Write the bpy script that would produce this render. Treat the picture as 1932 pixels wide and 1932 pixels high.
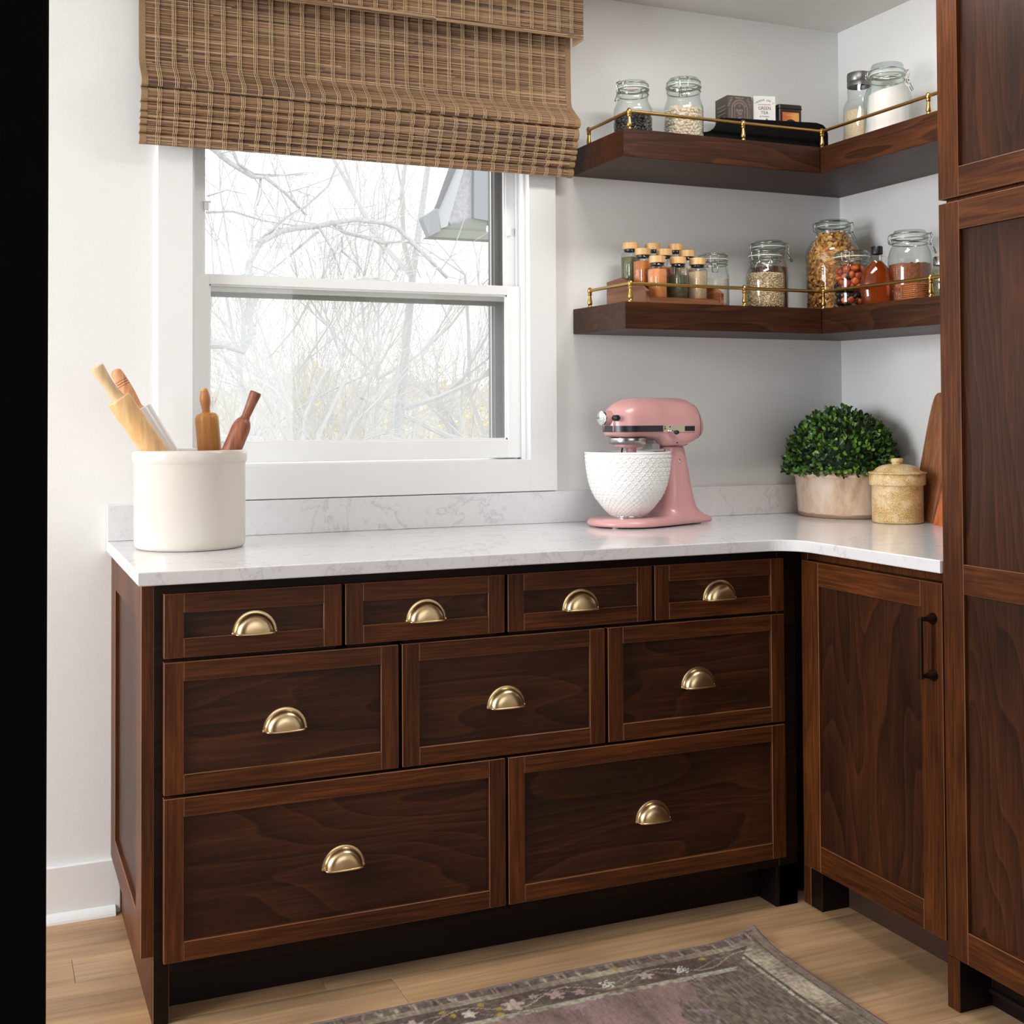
import bpy, bmesh, math, random
from mathutils import Vector, Matrix
random.seed(7)
PI = math.pi
SC = bpy.context.scene
COL = SC.collection
for _o in list(bpy.data.objects): bpy.data.objects.remove(_o)

def lin(r, g, b):
    f = lambda c: ((c/255+.055)/1.055)**2.4 if c > 10 else c/255/12.92
    return (f(r), f(g), f(b), 1)

# ------------------------------------------------------------------ camera
YAW, PIT, ROL = .4034, .0219, -.0051
FPX, PPY = 2319.8, -226.86
rh = Vector((math.cos(YAW), -math.sin(YAW), 0)); fh = Vector((math.sin(YAW), math.cos(YAW), 0)); uh = Vector((0, 0, 1))
CF = fh*math.cos(PIT)+uh*math.sin(PIT); CU = -fh*math.sin(PIT)+uh*math.cos(PIT)
CR = rh*math.cos(ROL)+CU*math.sin(ROL); CUU = -rh*math.sin(ROL)+CU*math.cos(ROL)
cam = bpy.data.cameras.new('camera'); camo = bpy.data.objects.new('camera', cam); COL.objects.link(camo)
cam.sensor_width = 36; cam.sensor_height = 36; cam.lens = 36*FPX/1932; cam.shift_y = PPY/1932
cam.clip_start = .05; cam.clip_end = 300
m = Matrix.Identity(4)
for i in range(3): m[i][0], m[i][1], m[i][2] = CR[i], CUU[i], -CF[i]
m[0][3], m[1][3], m[2][3] = -2.5206, -3.2113, 1.2123
camo.matrix_world = m
SC.camera = camo
# ------------------------------------------------------------------ world, lights, exposure
SC.view_settings.view_transform = 'Standard'; SC.view_settings.look = 'None'
SC.view_settings.gamma = 1; SC.view_settings.use_curve_mapping = False
SC.view_settings.exposure = 0.08
SC.cycles.transparent_max_bounces = 32; SC.cycles.max_bounces = 12
SKY = 2.0
w = bpy.data.worlds.new('overcast'); SC.world = w; w.use_nodes = True
wb = w.node_tree.nodes['Background']; wb.inputs[0].default_value = (.95, .98, 1, 1); wb.inputs[1].default_value = SKY
def area(name, loc, rot, sx, sy, power, color=(1, 1, 1), portal=False):
    l = bpy.data.lights.new(name, 'AREA'); l.shape = 'RECTANGLE'; l.size = sx; l.size_y = sy; l.energy = power; l.color = color
    if portal: l.cycles.is_portal = True
    o = bpy.data.objects.new(name, l); COL.objects.link(o); o.location = loc; o.rotation_euler = rot
    return o
# daylight entering by the tall window in the left wall, plus an added fill light behind the camera
area('daylight_left_window', (-5.3, -1.3, 1.6), (0, -PI/2, 0), 1.5, 1.5, 114, (.95, .972, 1))
area('rear_fill', (-1.7, -5.3, 1.6), (PI/2, 0, 0), 2.2, 1.7, 2.5, (1, .98, .95))
area('window_portal', (-1.57, .2, 1.6), (-PI/2, 0, 0), 1.0, 1.3, 1, portal=True)
area('ceiling_fill', (-.85, -1.0, 2.44), (0, 0, 0), .7, .3, 15, (1, .97, .925))  # added fill for the upper back wall, no fixture belongs to it

# ------------------------------------------------------------------ mesh helpers
class MB:
    """collects polygons in world coordinates"""
    def __init__(s): s.v = []; s.f = []; s.m = []
    def add(s, vs, fs, mi=0):
        n = len(s.v); s.v += [tuple(v) for v in vs]
        for f in fs: s.f.append(tuple(i+n for i in f)); s.m.append(mi)
        return s
    def box(s, x0, x1, y0, y1, z0, z1, mi=0, bev=0, wi=None):
        if x0 > x1: x0, x1 = x1, x0
        if y0 > y1: y0, y1 = y1, y0
        if z0 > z1: z0, z1 = z1, z0
        if bev:
            bm = bmesh.new(); bmesh.ops.create_cube(bm, size=1)
            for v in bm.verts: v.co = Vector((x0+(v.co.x+.5)*(x1-x0), y0+(v.co.y+.5)*(y1-y0), z0+(v.co.z+.5)*(z1-z0)))
            for f in bm.faces: f.material_index = mi
            bmesh.ops.bevel(bm, geom=bm.edges[:], offset=bev, segments=1, profile=.5, affect='EDGES', material=-1 if wi is None else wi)
            bm.verts.index_update(); n = len(s.v); s.v += [tuple(v.co) for v in bm.verts]
            for f in bm.faces: s.f.append(tuple(v.index+n for v in f.verts)); s.m.append(f.material_index)
            bm.free(); return s
        return s.add([(x0,y0,z0),(x1,y0,z0),(x1,y1,z0),(x0,y1,z0),(x0,y0,z1),(x1,y0,z1),(x1,y1,z1),(x0,y1,z1)],
                     [(0,3,2,1),(4,5,6,7),(0,1,5,4),(1,2,6,5),(2,3,7,6),(3,0,4,7)], mi)
    def lathe(s, prof, c=(0,0,0), n=40, mi=0, sx=1, sy=1, close=True, M=None):
        c = Vector(c); base = len(s.v); rows = []
        for r, z in prof:
            if r < 1e-6:
                p = Vector((0,0,z)); p = (M @ p) if M else p+c
                rows.append([len(s.v)]); s.v.append(tuple(p))
            else:
                row = []
                for k in range(n):
                    a = 2*PI*k/n; p = Vector((r*sx*math.cos(a), r*sy*math.sin(a), z)); p = (M @ p) if M else p+c
                    row.append(len(s.v)); s.v.append(tuple(p))
                rows.append(row)
        for a, b in zip(rows, rows[1:]):
            if len(a) == 1 and len(b) == 1: continue
            for k in range(n):
                k2 = (k+1) % n
                if len(a) == 1: s.f.append((a[0], b[k2], b[k]))
                elif len(b) == 1: s.f.append((a[k], a[k2], b[0]))
                else: s.f.append((a[k], a[k2], b[k2], b[k]))
                s.m.append(mi)
        return s
    def tube(s, pts, r, n=8, mi=0, cap=True):
        pts = [Vector(p) for p in pts]; rr = r if isinstance(r, (list, tuple)) else [r]*len(pts)
        rows = []; up = Vector((0, 0, 1)); prevx = None
        for i, p in enumerate(pts):
            d = (pts[min(i+1, len(pts)-1)]-pts[max(i-1, 0)])
            if d.length < 1e-9: d = Vector((0, 0, 1))
            d.normalize()
            if prevx is None:
                x = d.cross(up)
                if x.length < .05: x = d.cross(Vector((1, 0, 0)))
            else: x = prevx-d*prevx.dot(d)
            if x.length < 1e-6: x = d.cross(Vector((1, .3, 0)))
            x.normalize(); prevx = x; y = d.cross(x)
            row = []
            for k in range(n):
                a = 2*PI*k/n; row.append(len(s.v)); s.v.append(tuple(p+(x*math.cos(a)+y*math.sin(a))*rr[i]))
            rows.append(row)
        for a, b in zip(rows, rows[1:]):
            for k in range(n):
                k2 = (k+1) % n; s.f.append((a[k], a[k2], b[k2], b[k])); s.m.append(mi)
        if cap: s.f.append(tuple(rows[0][::-1])); s.f.append(tuple(rows[-1])); s.m += [mi, mi]
        return s
    def prism(s, poly, axis, a, b, mi=0):
        """poly: 2-D outline; axis: extrusion axis 0/1/2 between a and b"""
        def P(u, v, t): return [(t, u, v), (u, t, v), (u, v, t)][axis]
        n = len(poly); vs = [P(u, v, a) for u, v in poly]+[P(u, v, b) for u, v in poly]
        fs = [tuple(range(n))[::-1], tuple(range(n, 2*n))]+[(i, (i+1) % n, n+(i+1) % n, n+i) for i in range(n)]
        return s.add(vs, fs, mi)
    def loft(s, rings, mi=0, cap=True):
        rows = []
        for r in rings:
            row = []
            for p in r: row.append(len(s.v)); s.v.append(tuple(p))
            rows.append(row)
        n = len(rows[0])
        for a, b in zip(rows, rows[1:]):
            for k in range(n):
                k2 = (k+1) % n; s.f.append((a[k], a[k2], b[k2], b[k])); s.m.append(mi)
        if cap: s.f.append(tuple(rows[0][::-1])); s.f.append(tuple(rows[-1])); s.m += [mi, mi]
        return s
    def build(s, name, mats, parent=None, smooth=False, angle=None, fixn=True, **props):
        me = bpy.data.meshes.new(name)
        org = parent.matrix_basis.translation if parent is not None else Vector((0, 0, 0))
        if parent is not None:
            q = parent
            org = Vector((0, 0, 0))
            while q is not None: org = org+q.location; q = q.parent
        vs = [(v[0]-org[0], v[1]-org[1], v[2]-org[2]) for v in s.v]
        me.from_pydata(vs, [], s.f)
        if not isinstance(mats, (list, tuple)): mats = [mats]
        for mm in mats: me.materials.append(mm)
        if len(mats) > 1: me.polygons.foreach_set('material_index', s.m)
        if smooth: me.polygons.foreach_set('use_smooth', [True]*len(me.polygons))
        me.update()
        if fixn:
            bm = bmesh.new(); bm.from_mesh(me); bmesh.ops.recalc_face_normals(bm, faces=bm.faces); bm.to_mesh(me); bm.free()
        if smooth and angle: me.set_sharp_from_angle(angle=math.radians(angle))
        o = bpy.data.objects.new(name, me); COL.objects.link(o)
        if parent is not None: o.parent = parent
        for k, v in props.items(): o[k] = v
        return o
def empty(name, loc, label, cat, group=None):
    o = bpy.data.objects.new(name, None); COL.objects.link(o); o.location = loc; o.empty_display_size = .05
    return tag(o, label, cat, group)
def tag(o, label=None, cat=None, group=None, kind=None):
    if label: o['label'] = label
    if cat: o['category'] = cat
    if group: o['group'] = group
    if kind: o['kind'] = kind
    return o
def copytree(o, parent=None):
    c = o.copy(); COL.objects.link(c); c.parent = parent
    for ch in list(o.children): copytree(ch, c)
    return c

# ------------------------------------------------------------------ material helpers
def mat(name, col=(.8, .8, .8, 1), rough=.5, metal=0, **kw):
    mm = bpy.data.materials.new(name); mm.use_nodes = True
    b = mm.node_tree.nodes['Principled BSDF']
    b.inputs['Base Color'].default_value = col; b.inputs['Roughness'].default_value = rough; b.inputs['Metallic'].default_value = metal
    for k, v in kw.items(): b.inputs[k.replace('_', ' ')].default_value = v
    return mm
def N(mm, t, **kw):
    n = mm.node_tree.nodes.new(t)
    for k, v in kw.items():
        if k in n.inputs: n.inputs[k].default_value = v
        else: setattr(n, k, v)
    return n
def L(mm, a, b): mm.node_tree.links.new(a, b)
def ramp(mm, src, stops):
    r = N(mm, 'ShaderNodeValToRGB'); e = r.color_ramp.elements
    while len(e) > 1: e.remove(e[-1])
    e[0].position, e[0].color = stops[0]
    for p, c in stops[1:]:
        q = e.new(p); q.color = c
    L(mm, src, r.inputs[0]); return r.outputs[0]
def coords(mm, scale=(1, 1, 1), rnd=True):
    tc = N(mm, 'ShaderNodeTexCoord'); mp = N(mm, 'ShaderNodeMapping'); mp.inputs['Scale'].default_value = scale
    L(mm, tc.outputs['Object'], mp.inputs['Vector'])
    if rnd:
        oi = N(mm, 'ShaderNodeObjectInfo'); mu = N(mm, 'ShaderNodeVectorMath', operation='SCALE'); mu.inputs[0].default_value = (7.3, 5.1, 9.7)
        L(mm, oi.outputs['Random'], mu.inputs['Scale']); L(mm, mu.outputs[0], mp.inputs['Location'])
    return mp.outputs[0]
def bump(mm, src, dist=.001, strength=.5):
    b = N(mm, 'ShaderNodeBump'); b.inputs['Distance'].default_value = dist; b.inputs['Strength'].default_value = strength
    L(mm, src, b.inputs['Height']); L(mm, b.outputs[0], mm.node_tree.nodes['Principled BSDF'].inputs['Normal'])
def mixc(mm, fac, a, b, mode='MIX'):
    x = N(mm, 'ShaderNodeMix', data_type='RGBA', blend_type=mode)
    for s, v in ((0, fac), (6, a), (7, b)):
        if hasattr(v, 'links'): L(mm, v, x.inputs[s])
        else: x.inputs[s].default_value = v
    return x.outputs[2]
def wood(name, dark, mid, light, grain='z', ring=5.0, streak=90, rough=.38, coat=0.0, rstr=.55, squash=.09, spec=.5, bmp=.0004, nsc=3.2):
    mm = mat(name, mid, rough, Coat_Weight=coat, Coat_Roughness=.25); bs = mm.node_tree.nodes['Principled BSDF']
    bs.inputs['Specular IOR Level'].default_value = spec
    sc = [1, 1, 1]; sc['xyz'.index(grain)] = squash
    v = coords(mm, tuple(sc))
    # cathedral rings: stretched distance bands around an off-centre axis
    nz = N(mm, 'ShaderNodeTexNoise', Scale=nsc, Detail=2.0, Roughness=.4); L(mm, v, nz.inputs['Vector'])
    ad = N(mm, 'ShaderNodeMath', operation='MULTIPLY'); L(mm, nz.outputs[0], ad.inputs[0]); ad.inputs[1].default_value = ring*2.6
    fr = N(mm, 'ShaderNodeMath', operation='FRACT'); L(mm, ad.outputs[0], fr.inputs[0])
    rings = ramp(mm, fr.outputs[0], [(0, (.15, .15, .15, 1)), (.05, (1, 1, 1, 1)), (.22, (.62, .62, .62, 1)), (.8, (.35, .35, .35, 1)), (1, (.15, .15, .15, 1))])
    fs = [streak*1.0]*3; fs['xyz'.index(grain)] = streak*.035
    v2 = coords(mm, tuple(fs)); st = N(mm, 'ShaderNodeTexNoise', Scale=1.0, Detail=4.0, Roughness=.65); L(mm, v2, st.inputs['Vector'])
    bl = [6]*3; bl['xyz'.index(grain)] = 2.2
    v3 = coords(mm, tuple(bl)); bt = N(mm, 'ShaderNodeTexNoise', Scale=1.0, Detail=2.0); L(mm, v3, bt.inputs['Vector'])
    c1 = mixc(mm, rings, dark, light)
    c2 = ramp(mm, st.outputs[0], [(.36, dark), (.5, mid), (.64, light)])
    c3 = mixc(mm, rstr, c2, c1)
    blo = ramp(mm, bt.outputs[0], [(.3, (.5, .5, .5, 1)), (.65, (1.15, 1.1, 1.05, 1))])
    c4 = mixc(mm, .85, c3, blo, 'MULTIPLY')
    L(mm, c4, bs.inputs['Base Color'])
    bump(mm, st.outputs[0], bmp, .5)
    return mm
def speckle(name, a, b, scale, lo=.45, hi=.6, rough=.5, bmpd=0, **kw):
    mm = mat(name, a, rough, **kw); v = coords(mm, (scale,)*3); n = N(mm, 'ShaderNodeTexNoise', Scale=1.0, Detail=4.0, Roughness=.7); L(mm, v, n.inputs['Vector'])
    L(mm, ramp(mm, n.outputs[0], [(lo, a), (hi, b)]), mm.node_tree.nodes['Principled BSDF'].inputs['Base Color'])
    if bmpd: bump(mm, n.outputs[0], bmpd, .6)
    return mm
def thinglass(name, tint=(.93, .97, .95), edge=(.55, .68, .62), gl=.9, rough=.015, veil=0):
    mm = bpy.data.materials.new(name); mm.use_nodes = True; nt = mm.node_tree
    nt.nodes.remove(nt.nodes['Principled BSDF']); out = nt.nodes['Material Output']
    lw = N(mm, 'ShaderNodeLayerWeight'); lw.inputs['Blend'].default_value = .35
    c = mixc(mm, lw.outputs['Facing'], tint+(1,), edge+(1,))
    tr = N(mm, 'ShaderNodeBsdfTransparent'); L(mm, c, tr.inputs[0])
    g = N(mm, 'ShaderNodeBsdfGlossy'); g.inputs['Roughness'].default_value = rough; g.inputs[0].default_value = (gl, gl, gl, 1)
    fr = N(mm, 'ShaderNodeFresnel'); ge = N(mm, 'ShaderNodeNewGeometry'); io = N(mm, 'ShaderNodeMath', operation='MULTIPLY_ADD')
    L(mm, ge.outputs['Backfacing'], io.inputs[0]); io.inputs[1].default_value = 1/1.5-1.5; io.inputs[2].default_value = 1.5; L(mm, io.outputs[0], fr.inputs['IOR'])   # same reflectance from both sides
    mu = N(mm, 'ShaderNodeMath', operation='MULTIPLY'); L(mm, fr.outputs[0], mu.inputs[0]); mu.inputs[1].default_value = 1.3; mu.use_clamp = True
    mx = N(mm, 'ShaderNodeMixShader'); L(mm, mu.outputs[0], mx.inputs[0]); L(mm, tr.outputs[0], mx.inputs[1]); L(mm, g.outputs[0], mx.inputs[2])
    res = mx.outputs[0]
    if veil:  # translucent share imitates haze and reflections over the pane
        tl = N(mm, 'ShaderNodeBsdfTranslucent'); tl.inputs[0].default_value = (.95, .96, .97, 1); m2 = N(mm, 'ShaderNodeMixShader'); m2.inputs[0].default_value = veil
        L(mm, res, m2.inputs[1]); L(mm, tl.outputs[0], m2.inputs[2]); res = m2.outputs[0]
    L(mm, res, out.inputs[0]); return mm

# stained cabinet wood: one stain, three grain directions
DK, MD, LT = lin(54, 27, 11), lin(78, 41, 17), lin(108, 60, 26)
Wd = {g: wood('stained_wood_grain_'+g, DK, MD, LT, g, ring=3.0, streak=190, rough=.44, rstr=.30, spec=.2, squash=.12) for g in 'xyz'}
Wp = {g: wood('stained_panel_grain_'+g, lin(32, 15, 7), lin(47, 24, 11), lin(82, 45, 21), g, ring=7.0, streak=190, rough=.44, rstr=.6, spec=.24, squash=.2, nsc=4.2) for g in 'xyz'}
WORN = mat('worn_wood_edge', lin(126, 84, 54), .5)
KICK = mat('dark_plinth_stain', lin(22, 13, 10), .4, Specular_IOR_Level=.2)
WALL = speckle('wall_paint', lin(236, 237, 236), lin(233, 234, 233), 260, .4, .6, .75, .0006)
TRIM = mat('white_trim_paint', lin(236, 237, 237), .38)
VINYL = mat('white_vinyl', lin(240, 241, 241), .3)
DARKF = mat('dark_bronze_outer_frame', lin(84, 84, 80), .45)
CEIL = mat('ceiling_paint', lin(228, 228, 224), .9)
PANE = thinglass('window_glass', (.98, .985, .98), (.93, .95, .94), .8, veil=.05); PANE2 = thinglass('hazy_window_glass', (.97, .98, .975), (.93, .95, .94), .8, veil=.14)  # both panes carry a pale veil standing in for outdoor haze
GLASS = thinglass('jar_glass', (.985, .995, .99), (.62, .72, .68))
CLEAR = thinglass('spice_glass', (.985, .99, .99), (.66, .69, .69))
BRASS = mat('brushed_brass', lin(196, 158, 92), .3, 1)
PULLB = mat('satin_champagne_brass', lin(214, 188, 146), .28, 1)
BRONZE = mat('aged_bronze', lin(92, 74, 56), .38, 1)
STEEL = mat('polished_steel_wire', lin(190, 190, 188), .22, 1)
CHROME = mat('chrome', lin(225, 226, 228), .12, 1)
BLACK = mat('black_plastic', lin(20, 20, 21), .35)
PINK = mat('dusty_pink_enamel', lin(208, 155, 154), .3, 0, Coat_Weight=.3, Coat_Roughness=.2)
BOWLW = mat('white_glazed_ceramic', lin(240, 240, 238), .22)
CROCK = mat('cream_stoneware_glaze', lin(214, 206, 197), .15)
def quartz():
    mm = mat('white_quartz', lin(225, 225, 227), .10); v = coords(mm, (1, 1, 1), False); bs = mm.node_tree.nodes['Principled BSDF']
    n1 = N(mm, 'ShaderNodeTexNoise', Scale=3.4, Detail=8.0, Roughness=.62, Distortion=.9); L(mm, v, n1.inputs['Vector'])
    sb = N(mm, 'ShaderNodeMath', operation='SUBTRACT'); L(mm, n1.outputs[0], sb.inputs[0]); sb.inputs[1].default_value = .5
    ab = N(mm, 'ShaderNodeMath', operation='ABSOLUTE'); L(mm, sb.outputs[0], ab.inputs[0])
    c = ramp(mm, ab.outputs[0], [(0, lin(206, 204, 206)), (.006, lin(221, 221, 223)), (.016, lin(227, 227, 229))])
    n2 = N(mm, 'ShaderNodeTexNoise', Scale=45.0, Detail=5.0, Roughness=.7); L(mm, v, n2.inputs['Vector'])
    d = ramp(mm, n2.outputs[0], [(.3, (.86, .86, .87, 1)), (.45, (1, 1, 1, 1))])
    L(mm, mixc(mm, .8, c, d, 'MULTIPLY'), bs.inputs['Base Color']); return mm
QUARTZ = quartz()

# ------------------------------------------------------------------ room shell
H = 2.451
MB().box(-5.4, .3, -5.3, .16, -.12, -.012).build('floor', mat('subfloor', lin(120, 95, 70), .8), kind='structure')
FLOOR = bpy.data.objects['floor']
OAK = wood('white_oak_plank', lin(166, 130, 95), lin(185, 150, 113), lin(200, 168, 132), 'x', ring=3.2, streak=60, rough=.42, rstr=.35, squash=.12, bmp=.0002)
OAK2 = wood('white_oak_plank_pale', lin(176, 142, 106), lin(195, 162, 125), lin(209, 179, 143), 'x', ring=4.0, streak=60, rough=.42, rstr=.3, squash=.12, bmp=.0002)
OAK3 = wood('white_oak_plank_tan', lin(150, 114, 80), lin(173, 137, 100), lin(190, 155, 118), 'x', ring=3.6, streak=60, rough=.42, rstr=.4, squash=.12, bmp=.0002)
rg = random.Random(3); y = .0; k = 0
while y > -5.28:
    x = -5.4-rg.uniform(0, 1.6)
    while x < .28:
        ln = rg.uniform(1.0, 2.1); a, b = max(x, -5.4), min(x+ln, .0)
        if b-a > .08:
            MB().box(a+.0004, b-.0004, y-.1246, y-.0004, -.012, 0, bev=.0006).build('plank', rg.choice([OAK, OAK, OAK2, OAK3]), FLOOR)
        x += ln
    y -= .125
# window wall (four pieces round the opening)
wx0, wx1, wz0, wz1 = -2.055, -1.088, 1.082, 2.32
mb = MB(); mb.box(-5.4, wx0, 0, .16, 0, H); mb.box(wx1, .3, 0, .16, 0, H); mb.box(wx0, wx1, 0, .16, 0, wz0); mb.box(wx0, wx1, 0, .16, wz1, H)
mb.build('wall_back', WALL, kind='structure')
MB().box(0, .3, -5.3, 0, 0, H).build('wall_right', WALL, kind='structure')
mb = MB(); mb.box(-5.55, -5.4, -5.3, -2.2, 0, H); mb.box(-5.55, -5.4, -.4, .16, 0, H); mb.box(-5.55, -5.4, -2.2, -.4, 0, .8); mb.box(-5.55, -5.4, -2.2, -.4, 2.4, H)
mb.build('wall_left', WALL, kind='structure')
mb = MB(); mb.box(-5.4, -2.9, -5.45, -5.3, 0, H); mb.box(-.5, .3, -5.45, -5.3, 0, H); mb.box(-2.9, -.5, -5.45, -5.3, 0, .6); mb.box(-2.9, -.5, -5.45, -5.3, 2.45, H)
mb.build('wall_front', mat('bounce_cutting_wall', lin(96, 88, 82), .7), kind='structure')  # unseen wall, its colour darkened to cut bounce light on the drawers
MB().box(-5.55, .3, -5.45, .16, H, H+.1).build('ceiling', CEIL, kind='structure')
# baseboard and quarter round left of the cabinet
bb = MB().box(-5.4, -2.213, -.015, 0, 0, .1316, bev=.002).build('baseboard_back', TRIM, kind='structure')
q = [(0, 0)]+[(-.0335*math.cos(a*PI/12)*1.0, .024*math.sin(a*PI/12)) for a in range(0, 7)]
MB().prism([(p[0]-.0, p[1]) for p in q], 0, -5.4, -2.226).build('quarter_round', TRIM, bb)

# ------------------------------------------------------------------ window
W1 = empty('window_1', (-1.57, 0, wz0), None, None); W1['kind'] = 'structure'
cx0, cx1, cz0, cz1 = -2.1271, -1.0176, 1.0063, 2.41
ix0, ix1, iz0 = -2.0399, -1.1027, 1.0965
for nm, a in (('casing', (cx0, ix0, -.019, 0, cz0, cz1)), ('casing', (ix1, cx1, -.019, 0, cz0, cz1)), ('casing', (ix0, ix1, -.019, 0, cz0, iz0)), ('casing', (ix0, ix1, -.019, 0, 2.32, cz1))):
    MB().box(*a, bev=.0012).build(nm, TRIM, W1)
# jamb liners, stops and sill
mb = MB(); mb.box(ix0-.014, ix0, 0, .16, iz0-.01, 2.32); mb.box(ix1, ix1+.014, 0, .16, iz0-.01, 2.32); mb.box(ix0-.014, ix1+.014, 0, .16, iz0-.014, iz0); mb.box(ix0, ix1, 0, .16, 2.30, 2.32)
mb.build('jamb', TRIM, W1)
for xa, xb in ((ix0, ix0+.008), (ix1-.008, ix1)):
    MB().box(xa, xb, .006, .028, iz0, 2.30, bev=.001).build('stop_bead', TRIM, W1)
    MB().box(xa, xb, .056, .064, iz0, 2.30, bev=.001).build('parting_bead', TRIM, W1)
# lower sash
def frame(nm, x0, x1, y0, y1, z0, z1, sl, sr, sb, st, bev=.0015):
    mb = MB()
    for a in ((x0, x0+sl, y0, y1, z0, z1), (x1-sr, x1, y0, y1, z0, z1)): mb.box(*a, bev=bev)
    for a in ((x0+sl, x1-sr, y0, y1, z0, z0+sb), (x0+sl, x1-sr, y0, y1, z1-st, z1)): mb.box(*a, bev=bev)
    return mb.build(nm, VINYL, W1)
lo = frame('lower_sash', ix0+.002, ix1-.0015, .03, .055, iz0+.004, 1.593, .0473, .0455, .0525, .0265)
def bead(parent, x0, x1, z0, z1, y0, y1, t=.007):
    mb = MB()
    for (a, b, c, d) in ((x0, x0+t, z0, z1), (x1-t, x1, z0, z1), (x0, x1, z0, z0+t), (x0, x1, z1-t, z1)): mb.box(a, b, y0, y1, c, d)
    mb.build('glazing_bead', VINYL, parent)
bead(lo, -1.9906, -1.1497, 1.1535, 1.5665, .036, .046, .004)
MB().box(-1.9906, -1.1497, .0465, .0495, 1.153, 1.567).build('pane', PANE2, lo)
MB().box(-1.60, -1.50, .03, .055, 1.593, 1.597, bev=.001).box(-1.585, -1.535, .034, .05, 1.597, 1.604, bev=.002).box(-1.555, -1.548, .03, .036, 1.597, 1.6).build('sash_lock', VINYL, lo)
up = frame('upper_sash', ix0+.002, ix1-.0015, .066, .092, 1.553, 2.299, .0385, .0345, .04, .04)
bead(up, -1.9995, -1.1390, 1.59, 2.262, .07, .082, .004)
MB().box(-1.9995, -1.1390, .083, .086, 1.592, 2.26).build('pane', PANE, up)
MB().box(-2.0, -1.988, .058, .068, 1.765, 1.785, bev=.001).box(-2.003, -1.982, .058, .068, 1.785, 1.788).build('sash_stop', VINYL, up)
MB().box(-1.139, -1.125, .056, .067, 1.742, 1.764, bev=.002).build('sash_stop', VINYL, up)
# dark outer frame (storm track)
mb = MB()
mb.box(ix0-.01, -1.992, .10, .15, iz0, 2.3); mb.box(-1.160, ix1+.01, .10, .15, iz0, 2.3)
mb.box(-1.992, -1.16, .094, .106, 1.5405, 1.60)
mb.build('outer_track', DARKF, W1)
MB().box(-1.1635, -1.160, .118, .126, iz0, 2.3).build('track_lip', STEEL, W1)

# ------------------------------------------------------------------ bamboo shade
BS = empty('woven_shade', (-1.58, -.02, 2.3), 'woven bamboo roman shade with folded hem hanging over the window', 'window shade')
def vcmat(name, rough=.7):
    mm = mat(name, rough=rough); a = N(mm, 'ShaderNodeAttribute', attribute_name='Col'); L(mm, a.outputs['Color'], mm.node_tree.nodes['Principled BSDF'].inputs['Base Color']); return mm
REED = vcmat('reed', .62)
def reeds(path, xa, xb, step, name, seed, parent):
    R = random.Random(seed); pts = [path[0]]
    # resample path
    seg = []
    for p, q_ in zip(path, path[1:]): seg.append(math.dist(p, q_))
    tot = sum(seg); n = int(tot/step); vs = []; fs = []; cs = []
    def at(t):
        t = min(t, tot-1e-6)
        for s_, p, q_ in zip(seg, path, path[1:]):
            if t <= s_: f = t/s_; return (p[0]+(q_[0]-p[0])*f, p[1]+(q_[1]-p[1])*f), ((q_[0]-p[0])/s_, (q_[1]-p[1])/s_)
            t -= s_
        return path[-1], (0, -1)
    pal = [lin(188, 150, 108), lin(171, 131, 91), lin(150, 110, 76), lin(131, 96, 70), lin(200, 165, 122), lin(158, 122, 84), lin(122, 100, 82), lin(176, 138, 100), lin(110, 80, 58), lin(210, 178, 136)]
    for i in range(n):
        t = (i+.5)*step; x = xa-R.uniform(0, .25)
        while x < xb:
            ln = R.uniform(.10, .5); a, b = max(x, xa), min(x+ln, xb); x += ln
            if b-a < .004: continue
            c = R.choice(pal); j = R.uniform(.66, 1.08); c = (c[0]*j*.93, c[1]*j*.95, c[2]*j*1.06, 1)
            d = R.uniform(-.0004, .0006); hw = step*R.uniform(.42, .66); w1 = R.uniform(-.0005, .0005); w2 = R.uniform(-.0005, .0005)
            b0 = len(vs)
            for xx, ww in ((a, w1), ((a+b)/2, R.uniform(-.0007, .0007)), (b, w2)):
                (py, pz), (ty, tz) = at(t+ww); ny, nz = tz, -ty   # outward normal (towards -y)
                if ny > 0: ny, nz = -ny, -nz
                o_ = .0009+d
                for u, vv in ((-hw, 0), (-hw*.5, o_), (hw*.5, o_), (hw, 0)):
                    vs.append((xx, py+ty*u+ny*vv, pz+tz*u+nz*vv))
            for r_ in range(2):
                for k_ in range(3): fs.append((b0+r_*4+k_, b0+r_*4+k_+1, b0+r_*4+k_+5, b0+r_*4+k_+4)); cs.append(c)
    mb = MB(); mb.v = vs; mb.f = fs; mb.m = [0]*len(fs)
    o = mb.build(name, REED, parent, fixn=False, kind='stuff')
    ca = o.data.color_attributes.new('Col', 'FLOAT_COLOR', 'CORNER'); buf = []
    for c in cs: buf += list(c)*4
    ca.data.foreach_set('color', buf)
    return o
tiers = [(-.122, 2.052, 2.032), (-.113, 2.031, 1.997), (-.105, 1.996, 1.974), (-.099, 1.973, 1.959), (-.092, 1.958, 1.944), (-.084, 1.943, 1.926), (-.076, 1.925, 1.900)]
path = [(-.055, 2.42), (-.057, 2.20), (-.060, 2.115), (-.066, 2.098), (-.100, 2.068), (-.118, 2.052), (-.122, 2.042), (-.119, 2.034), (-.110, 2.032), (-.096, 2.033)]
for (yy, zt, zb) in tiers[1:]:
    h_ = zt-zb; path += [(yy+.020, zt+.001), (yy+.006, zt-h_*.12), (yy+.001, zt-h_*.3), (yy, zt-h_*.55), (yy+.003, zt-h_*.85), (yy+.010, zb+.0008), (yy+.018, zb)]
SX0, SX1 = -2.172, -.9935
reeds(path, SX0, SX1, .0021, 'reeds', 11, BS)
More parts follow.
